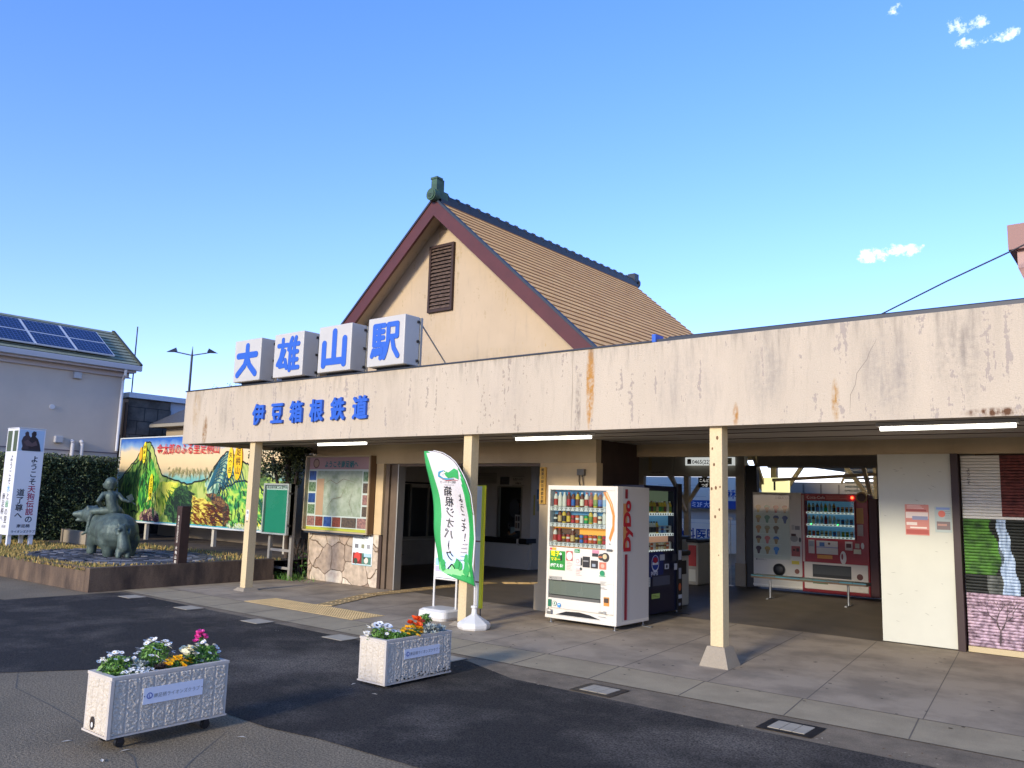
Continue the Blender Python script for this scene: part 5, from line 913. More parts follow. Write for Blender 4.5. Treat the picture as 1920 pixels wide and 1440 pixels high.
it = [('r', 0, W, 0, H, '#ebe9e2'), ('r', 0, W, H-.24, H, '#cf9a9e'), ('r', 0, W, 0, .055, '#d9cf4a'), ('r', .27, W-.30, .29, H-.27, 'map_paper'), ('r', .27, .50, .29, 1.02, '#d9a886'), ('c', .22, H-.12, .10, '#7c5048'), ('c', .22, H-.12, .075, '#c39682')]
for i, c in enumerate(('photo_green', 'photo_sky', 'photo_green', 'photo_sky')): it.append(('r', .02, .24, .31+i*.225, .50+i*.225, c))
for i, c in enumerate(('photo_brown', 'photo_blossom', 'photo_brown', 'photo_green')): it.append(('r', W-.26, W-.02, .30+i*.225, .49+i*.225, c))
xs = [.02, .29, .55, .82, 1.10, 1.56, 1.92]
for i, c in enumerate(('photo_blossom', 'photo_red', 'photo_sky', 'photo_red', 'photo_brown', 'photo_blossom')): it.append(('r', xs[i], xs[i+1]-.03, .075, .265, c))
it += [('r', .04, .22, .985, .99, '#e8e8e8'), ('l', .5, 1.5, .06, .0+.03, 1, '#8a7a2a')]
flat(m, it, fr); m.text('ようこそ南足柄へ', (x0+.50, y+.0705, z1-.19), X_, Z_, .135, '#2f7f8c', bold=.03, res=2, sx=.95); 
for pts in ([(.5, .9), (.7, 1.0), (.9, .92), (1.1, 1.02), (1.5, .95)], [(.6, .4), (.8, .62), (1.05, .66), (1.2, .9)], [(1.45, .3), (1.3, .55), (1.4, .8)]): m.stroke([fr(a, b, .0165) for a, b in pts], .008, (0, -1, 0), '#8a6a5a')
pr_ = m.build('printed_map', T)
m = MB(); m.fq(x0, x1-.03, z0, z1, y+.004, 'pane'); m.build('glass_front', T)
# ------------------------------------------------------------ green notice board
T = thing('notice_board', 'empty green glazed notice board on grey posts beside the stone wall', 'notice board', (-14.2, 10.4, 0))
M('felt_green', '#1f8a6a', .9); M('nb_frame', '#aab0a8', .4, .3)
x0, x1, y, z0, z1 = -14.70, -13.86, 10.22, .89, 1.92
m = MB(); m.box(x0, x1, y+.06, y+.16, z0, z1, 'nb_frame'); m.box(x0, x0+.035, y, y+.06, z0, z1, 'nb_frame'); m.box(x1-.035, x1, y, y+.16, z0, z1, 'nb_frame'); m.box(x0+.035, x1-.035, y, y+.06, z0, z0+.035, 'nb_frame'); m.box(x0+.035, x1-.035, y, y+.06, z1-.035, z1, 'nb_frame'); m.build('case', T, bevel=.003)
m = MB(); m.fq(x0+.036, x1-.036, z0+.036, z1-.13, y+.055, 'felt_green'); m.fq(x0+.036, x1-.036, z1-.13, z1-.036, y+.054, '#cfd8d2'); m.text('南足柄市商工会館案内板', (x0+.055, y+.052, z1-.105), X_, Z_, .066, '#2b4a3c', bold=.02, res=2); m.build('felt', T)
m = MB(); m.fq(x0+.036, x1-.036, z0+.036, z1-.036, y+.01, 'pane'); m.build('glass_front', T)
m = MB()
for z in (1.08, 1.72): m.box(x1-.005, x1+.03, y+.03, y+.10, z-.02, z+.02, 'black')
m.build('hinge', T)
for x in (x0+.08, x1-.05): k = MB(); k.box(x-.035, x+.035, y+.162, y+.23, .0, z1-.03, '#8a857a'); k.build('post', T)
m = MB(); m.box(x0+.1, x1-.1, y+.18, y+.21, .55, .60, '#8f8a80'); m.box(x0+.1, x1-.1, y+.18, y+.21, .20, .25, '#8f8a80'); m.build('rail', T)
# ------------------------------------------------------------ brown carved post
T = thing('name_post', 'dark brown square post with white vertical characters at the corner of the raised bed', 'post', (-14.25, 8.28, 0))
m = MB(); m.box(-14.34, -14.17, 8.14, 8.32, 0, 1.44, 'vent_brown'); p_ = m.build('post', T, bevel=.006)
k = MB(); k.text('関東の駅百選認定駅', (-14.285, 8.1385, 1.22), X_, Z_, .055, '#c9bfae', bold=.01, vertical=True, res=2); k.text('大雄山駅駅舎', (-14.295, 8.1385, .66), X_, Z_, .068, '#d9d2c2', bold=.02, vertical=True, pitch=1.25, res=2); k.build('lettering', p_)
# ------------------------------------------------------------ raised bed
M('bed_wall', '#6d5a48', .9, nz=3, dark='#3b3029', stretch=(1, 1, .35), bump=.4, fine=(70, .15)); M('bed_wall_top', '#8b7f6c', .9, nz=4, amt=.3)
M('bed_soil', '#57493a', .95, nz=3, dark='#3d3329', bump=.5); M('slate', '#3d4048', .75, nz=6, amt=.3); M('slate_light', '#70727a', .7, nz=6, amt=.2)
T = thing('raised_bed', 'low concrete-walled raised bed with dry grass carrying the bronze bear', 'raised bed', (-17, 8.5, 0))
m = MB(); m.prism([(-14.15, 6.57, 0), (-14.15, 10.2, 0), (-14.15, 10.2, .42), (-14.15, 6.57, .40)], (-1, 0, 0), .15, 'bed_wall'); m.prism([(-26, 6.30, 0), (-14.30, 6.57, 0), (-14.30, 6.57, .40), (-26, 6.30, .30)], (0, 1, 0), .15, 'bed_wall')
m.build('kerb_wall', T, bevel=.008)
m = MB(); m.box(-14.16, -14.14, 10.2, 10.22, 0, .1, 'bed_wall'); m.gq(-26, -14.3, 6.6, 14, .36, 'bed_soil'); m.build('soil', T)
m = MB(); q = random.Random(21); cx, cy = -16.6, 8.3
for ring in range(12):
    r_ = .25+ring*.15; n = max(6, int(2*math.pi*r_/.22)); ph = q.random()
    for i in range(n):
        a0, a1 = 2*math.pi*(i+ph)/n, 2*math.pi*(i+ph+.93)/n; ra, rb = r_, r_+.135; pts = [(cx+1.15*ra_*math.cos(a), cy+.85*ra_*math.sin(a)) for a, ra_ in ((a0, ra), (a0, rb), ((a0+a1)/2, rb), (a1, rb), (a1, ra), ((a0+a1)/2, ra))]
        if all(x < -14.35 and y_ > 6.78 for x, y_ in pts): z = .375+q.uniform(0, .02); m.prism([(x, y_, .355) for x, y_ in pts][::-1], (0, 0, 1), z-.355, q.choice(['slate', 'slate', 'slate_light']))
tag(m.build('slate_ring'), 'ring of dark slate setts laid around the bronze bear', 'paving')
M('dry_grass', '#b89a58', .9); M('dry_grass2', '#8f7d48', .9); M('grass_green', '#5e6a34', .9)
m = MB(); q = random.Random(22)
for i in range(16000):
    x, y_ = (q.uniform(-24, -14.32), q.uniform(6.5, 8.9)) if i % 3 else (q.uniform(-20, -14.32), q.choice([q.uniform(6.5, 7.2), q.uniform(8.5, 10.6)]))
    if ((x-cx)/1.15)**2+((y_-cy)/.85)**2 < 3.4 and not (y_ < 6.85): continue
    l = q.uniform(.02, .075); a = q.uniform(0, 6.28); dx, dy = math.cos(a)*.012, math.sin(a)*.012; lx, ly = q.uniform(-.03, .03), q.uniform(-.03, .03)
    m.add([(x-dx, y_-dy, .355), (x+dx, y_+dy, .355), (x+lx, y_+ly, .36+l)], [(0, 1, 2)], q.choice(['dry_grass', 'dry_grass', 'dry_grass2', 'grass_green']))
o = tag(m.build('dry_grass'), 'dry yellow grass along the front of the raised bed', 'grass'); o['kind'] = 'stuff'
m = MB()
for i in range(420):
    x, y_ = q.gauss(-14.2, .35), q.uniform(10.3, 10.75); l = q.uniform(.04, .16); a = q.uniform(0, 6.28); dx, dy = math.cos(a)*.01, math.sin(a)*.01; m.add([(x-dx, y_-dy, .005), (x+dx, y_+dy, .005), (x+q.uniform(-.08, .08), y_+q.uniform(-.08, .05), l)], [(0, 1, 2)], q.choice(['leaf_b', 'grass_green', 'leaf_a']))
o = tag(m.build('weeds'), 'low green weeds under the green notice board', 'weeds'); o['kind'] = 'stuff'
T = thing('edging_block', 'short grey concrete edging block in front of the hedge', 'kerb block', (-21, 9.2, .36)); m = MB(); m.box(-21.6, -20.4, 9.3, 9.45, .34, .66, 'concrete'); m.box(-21.68, -21.6, 9.27, 9.47, .34, .68, 'bed_wall_top'); m.build('block', T)
# ------------------------------------------------------------ bronze bear with child and cub
M('bronze', '#58675f', .55, .3, nz=7, dark='#3e4a47', bump=.35, bscale=30, fine=(60, .15))
T = thing('bear_statue', 'grey-green bronze statue of a child riding a bear, a small cub at its rear', 'statue', (-16.9, 8.3, .37))
def lp(f, l, z): return (-16.85-.966*f-.259*l, 8.3+.259*f-.966*l, z)
m = MB()
def c_(a, b, r0, r1): m.cap(lp(*a), lp(*b), r0, r1, 'bronze')
c_((-.36, .04, .86), (.0, .09, .89), .375, .35); c_((.0, .09, .89), (.36, .19, .93), .34, .28); c_((-.3, .05, .74), (.3, .15, .74), .27, .24)
c_((.36, .19, .98), (.56, .32, 1.10), .24, .19); c_((.56, .32, 1.12), (.71, .40, 1.18), .20, .175); c_((.74, .44, 1.17), (.84, .60, 1.17), .13, .08); c_((.84, .60, 1.17), (.87, .67, 1.17), .08, .055); c_((.74, .44, 1.07), (.83, .63, 1.045), .06, .032)
c_((.66, .33, 1.28), (.65, .32, 1.335), .05, .04); c_((.62, .47, 1.28), (.61, .48, 1.33), .045, .036)
c_((.40, .33, .84), (.48, .36, .56), .165, .105); c_((.48, .36, .56), (.49, .36, .43), .10, .095); c_((.49, .36, .41), (.60, .38, .41), .075, .055)
c_((.40, .04, .84), (.50, .08, .56), .165, .105); c_((.50, .08, .56), (.51, .09, .43), .10, .095); c_((.51, .09, .41), (.62, .11, .41), .075, .055)
c_((-.34, .22, .70), (-.36, .20, .50), .20, .125); c_((-.36, .20, .50), (-.35, .19, .43), .12, .11); c_((-.35, .19, .41), (-.22, .22, .41), .085, .06)
c_((-.40, -.16, .70), (-.42, -.17, .50), .20, .125); c_((-.42, -.17, .50), (-.41, -.17, .43), .12, .11); c_((-.41, -.17, .41), (-.28, -.15, .41), .085, .06)
c_((-.74, .02, .98), (-.79, .02, .92), .05, .04)
b = m.build('bear', T); remesh(b, .02, 3)
m = MB()
c_((.08, .08, 1.28), (.07, .13, 1.38), .125, .11); c_((.07, .13, 1.38), (.08, .17, 1.56), .11, .115); c_((.08, .27, 1.60), (.08, .07, 1.60), .062, .062); c_((.08, .17, 1.60), (.09, .18, 1.70), .055, .05)
m.sph(lp(.10, .19, 1.81), .125, 'bronze', (.97, .97, 1.08), 18, 12); m.sph(lp(.19, .25, 1.77), .065, 'bronze'); m.sph(lp(.13, .315, 1.79), .026, 'bronze', (1, .6, 1.4)); m.sph(lp(.06, .07, 1.79), .026, 'bronze', (1, .6, 1.4)); m.sph(lp(.23, .28, 1.78), .02, 'bronze')
c_((.08, .31, 1.60), (.03, .40, 1.46), .05, .042); c_((.03, .40, 1.46), (.20, .30, 1.36), .04, .03); c_((.20, .30, 1.36), (.25, .28, 1.33), .034, .026)
c_((.08, .03, 1.60), (.0, -.05, 1.50), .05, .04); c_((.0, -.05, 1.50), (-.03, -.16, 1.46), .036, .028); c_((-.03, -.16, 1.46), (-.03, -.20, 1.46), .032, .028)
c_((.10, .16, 1.27), (.40, .43, 1.24), .085, .062); c_((.40, .43, 1.24), (.43, .48, .90), .058, .038); c_((.43, .48, .84), (.54, .55, .77), .036, .022); c_((.43, .48, .90), (.43, .48, .83), .038, .036)
c_((.10, .0, 1.27), (.40, -.13, 1.20), .085, .062); c_((.40, -.13, 1.20), (.42, -.18, .90), .058, .038); c_((.42, -.18, .84), (.53, -.22, .79), .036, .024)
b = m.build('child', T); remesh(b, .013, 2)
m = MB(); m.sph(lp(.085, .185, 1.835), .122, 'bronze', (1, 1, .95), 18, 12); m.cap(lp(.06, .18, 1.75), lp(.05, .18, 1.83), .075, .09, 'bronze'); b = m.build('hair', T); remesh(b, .014, 2)
m = MB(); m.cyl(lp(-.02, -.16, 1.50), lp(-.03, -.30, 1.40), .012, mat='bronze'); m.prism([lp(-.03, -.10, 1.56), lp(-.03, -.20, 1.62), lp(-.03, -.26, 1.50), lp(-.03, -.18, 1.47)], (.3, .1, 0), .02, 'bronze'); m.build('held_axe', T)
m = MB()
c_((-.88, .03, .58), (-.84, .05, .78), .13, .105); c_((-.84, .05, .78), (-.82, .08, .95), .095, .085); c_((-.83, .10, .95), (-.90, .14, .93), .06, .038); m.sph(lp(-.79, .02, 1.03), .03, 'bronze'); m.sph(lp(-.79, .14, 1.03), .03, 'bronze'); c_((-.82, .14, .84), (-.70, .16, .92), .045, .035); c_((-.82, -.04, .84), (-.70, -.08, .92), .045, .035); c_((-.88, .10, .52), (-.92, .12, .42), .08, .055); c_((-.88, -.04, .52), (-.92, -.05, .42), .08, .055)
b = m.build('cub', T); remesh(b, .016, 2)
# ------------------------------------------------------------ mural board
T = thing('mural_board', 'wide painted board of green mountains and a golden field with a red title', 'mural', (-19.5, 11.5, .36))
yb = 11.5
mu = bpy.data.materials.new('mural_sky'); MATS['mural_sky'] = mu; mu.use_nodes = True; N = mu.node_tree.nodes; L = mu.node_tree.links; b = N['Principled BSDF']; g = N.new('ShaderNodeTexCoord'); s_ = N.new('ShaderNodeSeparateXYZ'); L.new(g.outputs['Object'], s_.inputs[0])
nn = N.new('ShaderNodeTexNoise'); nn.inputs['Scale'].default_value = 2.5; L.new(g.outputs['Object'], nn.inputs['Vector']); ma = N.new('ShaderNodeMath'); ma.operation = 'MULTIPLY_ADD'; L.new(nn.outputs['Fac'], ma.inputs[0]); ma.inputs[1].default_value = .25; L.new(s_.outputs[2], ma.inputs[2])
mr = N.new('ShaderNodeMapRange'); mr.inputs[1].default_value = 1.55; mr.inputs[2].default_value = 2.85; L.new(ma.outputs[0], mr.inputs[0]); rp = N.new('ShaderNodeValToRGB'); L.new(mr.outputs[0], rp.inputs[0]); cr = rp.color_ramp
cr.elements[0].color = h('#3f9aa8'); cr.elements[0].position = .05; cr.elements[1].color = h('#2f62b0'); cr.elements[1].position = .97
for p_, c in ((.20, '#7fb0a0'), (.32, '#cbb78a'), (.55, '#e3c594'), (.75, '#dcc7a0'), (.86, '#7f9fc0')): e = cr.elements.new(p_); e.color = h(c)
L.new(rp.outputs[0], b.inputs['Base Color']); b.inputs['Roughness'].default_value = .5
def paint(name, c0, c1, c2, sc_=6, st=(1, 1, 1)):
    m_ = bpy.data.materials.new(name); MATS[name] = m_; m_.use_nodes = True; N = m_.node_tree.nodes; L = m_.node_tree.links; b = N['Principled BSDF']; g = N.new('ShaderNodeTexCoord'); mp = N.new('ShaderNodeMapping'); mp.inputs['Scale'].default_value = st; L.new(g.outputs['Object'], mp.inputs[0])
    n = N.new('ShaderNodeTexNoise'); n.inputs['Scale'].default_value = sc_; n.inputs['Detail'].default_value = 5; n.inputs['Distortion'].default_value = 1.2; L.new(mp.outputs[0], n.inputs['Vector']); rp = N.new('ShaderNodeValToRGB'); L.new(n.outputs['Fac'], rp.inputs[0]); cr = rp.color_ramp
    cr.elements[0].color = h(c2); cr.elements[0].position = .36; cr.elements[1].color = h(c0); cr.elements[1].position = .58; e = cr.elements.new(.47); e.color = h(c1); L.new(rp.outputs[0], b.inputs['Base Color']); b.inputs['Roughness'].default_value = .5
paint('mp_base', '#b3bf66', '#7c9a44', '#3d5a30', 3.5, (1, 1, .6)); paint('mp_dark', '#8fae4e', '#5f8f3a', '#2c4a28', 5, (1.5, 1, .5)); paint('mp_bright', '#8ed04a', '#3fa03a', '#1f6a3a', 5, (2, 1, .4)); paint('mp_yellow', '#e2dc58', '#b6c63f', '#6d9a34', 3, (1, 1, .7)); paint('mp_trees', '#3f6a3a', '#24402c', '#16242c', 14)
paint('mp_field', '#d8cc5a', '#b79a3c', '#5f4426', 6, (.6, 1, 2.5)); paint('mp_red', '#8a6a3c', '#5c3c30', '#24242c', 14); paint('mp_blue', '#b7cda6', '#7dac94', '#41705c', 5, (2, 1, .5)); paint('mp_right', '#b3cf55', '#5fb04a', '#1f6a44', 3.2, (1, 1, 1.3)); paint('mp_purple', '#b9a07a', '#7a4a5a', '#2c2434', 16)
PO = dict(base=[(-23.55, 1.87), (-23.06, 2.25), (-22.58, 2.58), (-22.28, 2.92), (-22.12, 3.01), (-21.95, 3.0), (-21.74, 2.84), (-21.47, 2.43), (-21.14, 2.09), (-20.57, 1.98), (-19.9, 1.87), (-19.28, 1.96), (-18.92, 2.02), (-18.72, 2.26), (-18.46, 2.5), (-18.25, 2.65), (-18.0, 2.7), (-17.7, 2.49), (-17.36, 2.41), (-17.13, 2.36), (-16.79, 2.24), (-16.46, 2.14), (-16.04, 2.02), (-15.40, 1.96), (-15.40, .86), (-23.38, .86)],
 dark=[(-23.19, 2.13), (-22.45, 2.52), (-22.12, 2.85), (-21.86, 2.69), (-21.87, 2.26), (-22.11, 1.96), (-22.26, 1.52), (-22.3, 1.08), (-22.85, 1.14), (-23.35, 1.5)], bright=[(-22.34, 1.96), (-21.78, 2.55), (-21.53, 2.26), (-21.26, 1.97), (-21.46, 1.54), (-21.49, .9), (-21.98, .95), (-22.35, 1.37)],
 yellow=[(-21.24, 1.9), (-20.3, 1.91), (-20.39, 1.63), (-20.87, 1.34), (-21.08, .91), (-21.35, .9), (-21.41, 1.54)], trees=[(-20.76, 1.48), (-20.41, 1.77), (-19.9, 1.85), (-19.55, 1.58), (-19.64, 1.17), (-19.88, .89), (-20.53, .89), (-20.88, 1.06)], field=[(-19.73, 1.58), (-18.97, 1.52), (-18.34, 1.28), (-17.96, 1.03), (-18.1, .88), (-19.25, .89), (-19.76, .96), (-19.51, 1.31)],
 red=[(-18.99, 1.66), (-18.27, 1.61), (-17.89, 1.36), (-17.8, 1.04), (-18.06, .9), (-18.14, 1.16), (-18.6, 1.4)], blue=[(-19.03, 1.92), (-18.67, 2.26), (-18.34, 2.59), (-18.07, 2.68), (-17.85, 2.39), (-17.77, 2.13), (-18.08, 1.93), (-18.44, 1.67), (-18.86, 1.59)], right=[(-18.5, 1.6), (-18.07, 1.84), (-17.41, 1.98), (-16.91, 1.95), (-16.52, 1.77), (-16.17, 1.41), (-16.02, .99), (-15.71, .87), (-17.94, .87), (-17.81, 1.1), (-18.13, 1.41)], low_=[(-17.61, .95), (-16.97, 1.07), (-15.92, .99), (-15.51, .87), (-17.82, .87)], purple=[(-22.1, 1.09), (-21.55, 1.25), (-21.18, 1.05), (-21.06, .87), (-22.14, .87)])
m = MB(); m.fq(-23.56, -15.38, .84, 3.12, yb-.001, 'mural_sky'); q = random.Random(31)
def wob(pts, n=5, a=.03):
    out = []
    for (x, z), (x2, z2) in zip(pts, pts[1:]+pts[:1]):
        for i in range(n): t = i/n; out.append((x+(x2-x)*t+q.uniform(-a, a)*(i > 0), max(.86, z+(z2-z)*t+q.uniform(-a, a)*(i > 0))))
    return out
for i, k in enumerate(('base', 'dark', 'bright', 'yellow', 'blue', 'right', 'field', 'trees', 'red', 'low_', 'purple')):
    w_ = wob(PO[k], 5, .02 if k == 'base' else .04); y = yb-.003-.0015*i; m.poly([(x, y, z) for x, z in w_], {'base': 'mp_base', 'low_': 'mp_yellow'}.get(k, 'mp_'+k))
    if k in ('base', 'blue', 'right', 'dark'): n_ = {'base': 110, 'blue': 36, 'right': 36, 'dark': 40}[k]; m.stroke([(x, y-.0006, z) for x, z in w_[:n_]], .045, (0, -1, 0), '#16241f')
ys = yb-.021
def inner(cx_, z0_, n, wdt, ln, mat, ang=0, w=.014):
    w *= 2.0
    for i in range(n):
        x = cx_+q.uniform(-wdt, wdt); z = z0_-q.uniform(0, ln); a = ang+q.uniform(-.4, .4)+(x-cx_)/max(wdt, .01)*.5; L_ = q.uniform(.1, .32); pts = [(x+math.sin(a)*L_*t+.02*math.sin(9*t+i), ys-.00002*i, max(.87, z-math.cos(a)*L_*t)) for t in (0, .25, .5, .75, 1)]; m.stroke(pts, w*q.uniform(.5, 1.3), (0, -1, 0), mat)
inner(-22.1, 2.7, 26, .25, .5, '#1c3322'); inner(-22.5, 2.2, 60, .7, 1.0, '#27412a'); inner(-21.7, 2.1, 40, .35, .9, '#1d5a34'); inner(-18.3, 2.4, 45, .35, .7, '#1c4450'); inner(-17.2, 1.8, 80, .9, .8, '#1a4a34', .5); inner(-20.9, 1.8, 24, .4, .4, '#4a7a2c', .8); inner(-16.2, 1.9, 30, .7, .5, '#1f5a44', .4); inner(-18.5, 1.4, 60, .5, .45, '#40201c', 1.2, .02); inner(-19.0, 1.35, 50, .6, .4, '#6a3418', 1.4, .018); inner(-20.2, 1.7, 80, .5, .7, '#182c26', .8, .02); inner(-21.6, 1.1, 40, .4, .2, '#3a2430', .6, .02); inner(-19.6, 2.33, 60, 1.2, .12, '#8f8a58', .1, .012); inner(-17.0, 1.0, 60, 1.0, .12, '#c8d2a8', .8, .02); inner(-21.5, 1.8, 14, .3, .7, '#d8e070', 0, .02)
for i in range(9): t = i/8; m.stroke([(-18.5+.45*u_-.0, ys-.003-.0001*i, 1.75+.12*i+.55*math.sin(math.pi*u_)*(1-.08*i)-.04*i) for u_ in (0, .2, .4, .6, .8, 1)] if 0 else [(-18.9+.1*i*u_+u_*.9, ys-.003-.00002*i, 1.7+.09*i*0+(.25+.09*i)*math.sin(math.pi*min(1, u_*.95+.02))) for u_ in (0, .15, .3, .5, .7, .85, 1)], .03, (0, -1, 0), '#235a6a')
def oval(cx_, cz, a, b, mat, txt, ts, i):
    m.poly([(cx_+a*math.cos(t), ys-.006-.001*i, cz+b*math.sin(t)) for t in [j*math.pi/12 for j in range(24)]], mat)
    if txt: m.text(txt, (cx_-ts*.48, ys-.0065-.001*i, cz+b*.62-ts*.7), X_, Z_, ts, '#3a2a10', bold=.02, vertical=True, res=2, pitch=(b*1.45/len(txt))/ts)
oval(-22.36, 2.68, .08, .20, '#e8a82c', '', .1, 0); oval(-22.16, 2.72, .09, .30, '#eedb2c', '金時山', .13, 1); oval(-21.66, 1.78, .10, .36, '#f0dc24', '夕日の滝', .13, 2); oval(-17.95, 2.42, .12, .38, '#efc92a', '矢倉岳', .15, 3); oval(-17.62, 2.46, .17, .46, '#f0b818', '足柄山', .2, 4)
m.text('金太郎のふる里足柄山', (-21.50, ys-.012, 2.68), X_, Z_, .305, '#c8322c', bold=.012, res=3)
m.build('painting', T)
m = MB(); m.box(-23.56, -15.38, yb, yb+.03, .84, 3.12, '#8a8a84'); m.box(-23.6, -15.34, yb-.03, yb+.05, .80, .84, '#c9ccc8'); m.box(-23.6, -15.34, yb-.03, yb+.05, 3.12, 3.15, '#c9ccc8'); m.box(-23.6, -23.56, yb-.03, yb+.05, .84, 3.12, '#c9ccc8'); m.box(-15.38, -15.34, yb-.03, yb+.05, .84, 3.12, '#c9ccc8'); m.build('frame', T)
for x in (-21.9, -20.2, -18.6, -17.0, -15.7): k = MB(); k.box(x-.05, x+.05, yb+.05, yb+.13, .3, 3.0, '#b9b2a0'); k.build('post', T)
# ------------------------------------------------------------ white pillar sign
M('pillar_white', '#dfe1e6', .35); M('ink', '#1e2233', .5)
T = thing('pillar_sign', 'tall white four-sided sign pillar with vertical blue-black and red characters', 'sign', (-20.9, 7.9, .36))
px0, px1, py0, py1, pz0, pz1 = -21.25, -20.6, 7.66, 8.24, .60, 3.03
m = MB(); m.box(px0, px1, py0, py1, pz0, pz1, 'pillar_white'); m.box(px0-.01, px1+.01, py0-.01, py1+.01, pz1, pz1+.02, '#c9ccd0'); m.build('casing', T, bevel=.006)
m = MB(); xx = px1+.0015
def vt_(txt, y, z, s, mat, p=1.0): 
    for i, ch in enumerate(txt): m.text(ch, (xx, y, z-s*p*i), Y_, Z_, s, mat if isinstance(mat, str) else mat[i], bold=.018, res=3)
R2 = '#a03050'; vt_('ようこそ天狗伝説の', py0+.31, 2.27, .172, ['ink']*4+[R2]*4+['ink']); vt_('道了尊へ', py0+.085, 1.50, .172, 'ink')
m.text('南足柄', (xx, py0+.16, .775), Y_, Z_, .085, 'ink', bold=.02, res=2, sx=1.1); m.text('ライオンズクラブ', (xx, py0+.05, .655), Y_, Z_, .064, 'ink', bold=.02, res=2)
m.sq(py0+.02, py1-.03, 2.52, 3.0, xx, '#a9c3dc'); q = random.Random(8)

for j, (pp, c) in enumerate((([(.08, 2.54), (.10, 2.62), (.07, 2.74), (.10, 2.84), (.14, 2.87), (.13, 2.93), (.17, 2.97), (.21, 2.95), (.22, 2.88), (.27, 2.82), (.30, 2.70), (.28, 2.54)], '#43363b'), ([(.24, 2.54), (.22, 2.66), (.24, 2.80), (.28, 2.86), (.27, 2.93), (.31, 2.98), (.37, 2.97), (.38, 2.90), (.36, 2.86), (.42, 2.80), (.47, 2.68), (.50, 2.54)], '#2b2125'), ([(.12, 2.72), (.2, 2.78), (.3, 2.70), (.38, 2.76), (.42, 2.66), (.3, 2.62), (.18, 2.64)], '#5d4a4c'))):
    m.poly([(xx+.001+.0004*j, py0+a_, b_) for a_, b_ in pp][::-1], c)
m.sq(py0+.1, py0+.5, 2.52, 2.56, xx+.004, '#2c2c34')
m.build('printing', T); m = MB()
def vf(txt, x, z, s, mat):
    for i, ch in enumerate(txt): m.text(ch, (x, py0-.0015, z-s*i), X_, Z_, s, mat if isinstance(mat, str) else mat[i], bold=.012, res=2)
vf('ようこそ水と緑の里', px0+.32, 2.28, .175, ['ink']*4+['#2f9ad0', 'ink', '#3a8f58', 'ink', 'ink']); vf('南足柄へ', px0+.10, 1.40, .165, 'ink'); m.fq(px0+.04, px1-.04, 2.5, 2.98, py0-.0015, '#4c5a48'); m.fq(px0+.3, px0+.4, 2.5, 2.98, py0-.0025, '#c9cfd0'); m.text('南足柄', (px0+.25, py0-.0015, .76), X_, Z_, .075, 'ink', res=2)
m.build('printing', T)
for x in (px0+.05, px1-.07):
    for y in (py0+.05, py1-.07): k = MB(); k.box(x-.04, x+.04, y-.04, y+.04, .3, pz0, 'pillar_white'); k.build('leg', T)
# ------------------------------------------------------------ hedge and tree
M('hedge_leaf', '#3c4a28', .55, fine=(9, .2)); M('hedge_leaf2', '#26351c', .6); M('hedge_leaf3', '#7d8758', .5); M('hedge_core', '#10160c', .9); M('bark', '#4d4034', .9, nz=8, amt=.4)  # palest leaf tone is a painted highlight, scattered among the darker leaves
T = thing('hedge', 'dense dark clipped hedge behind the bear statue', 'hedge', (-22.8, 9.5, .3))
m = MB(); m.box(-24.0, -22.45, 8.4, 10.85, .3, 2.42, 'hedge_core'); m.build('dark_core', T)  # solid near-black filler box; shade between the leaves put into its colour
m = MB(); q = random.Random(41); pts = []
for i in range(17000):
    t = q.random(); y = q.uniform(8.25, 10.92); z = q.uniform(.3, 2.55); bump_ = .10*mnoise.noise(V((y*1.5, z*1.5, 0)))
    if t < .72: pts.append((-22.38+bump_+q.uniform(-.12, .06), y, z))
    elif t < .86: pts.append((q.uniform(-24.0, -22.3), y, 2.45+.08*mnoise.noise(V((y*2, 5, 0)))+q.uniform(-.1, .08)))
    else: pts.append((q.uniform(-24.0, -22.3), 8.32+bump_+q.uniform(-.08, .08), z))
leaves(m, pts, .07, ['hedge_leaf', 'hedge_leaf2', 'hedge_leaf', 'hedge_leaf3'], .3, q, .5); m.build('foliage', T)
T = thing('tree', 'small dark evergreen tree behind the green notice board under the canopy end', 'tree', (-14.9, 10.95, .0))
m = MB(); m.tube([(-14.75, 10.95, .0), (-14.8, 10.95, 1.0), (-14.9, 10.98, 1.7), (-15.0, 11.0, 2.5)], .06, 8, 'bark'); m.tube([(-14.8, 10.95, 1.0), (-15.2, 10.95, 1.8), (-15.5, 10.95, 2.5)], .035, 7, 'bark'); m.tube([(-14.83, 10.97, 1.3), (-14.5, 10.9, 2.2)], .035, 7, 'bark'); m.build('trunk', T)
m = MB(); pts = []; q = random.Random(43)
cl_ = [(-15.0+q.uniform(-.72, .72), 11.0+q.uniform(-.4, .35), 2.55+q.uniform(-.38, .3), q.uniform(.13, .26)) for i in range(30)]+[(-14.95, 11.0, 2.05, .22), (-14.7, 11.0, 1.95, .14)]
for i in range(4600): c = q.choice(cl_); d = V((q.gauss(0, 1), q.gauss(0, 1), q.gauss(0, 1))).normalized()*c[3]*q.random()**.4; pts.append((c[0]+d.x, c[1]+d.y, c[2]+d.z))
leaves(m, pts, .075, ['hedge_leaf2', 'hedge_leaf', 'hedge_leaf', 'hedge_leaf3'], .2, q, .5); m.build('crown', T)
T = thing('shrub', 'bare-stemmed shrub growing behind the notice board posts', 'shrub', (-14.2, 11.0, .0)); m = MB(); q = random.Random(44)
for i in range(7): x = -14.3+q.uniform(-.2, .3); m.tube([(x, 11.0, 0), (x+q.uniform(-.1, .1), 11.0, .4), (x+q.uniform(-.2, .2), 11.0+q.uniform(-.1, .1), .8)], q.uniform(.012, .03), 6, 'bark')
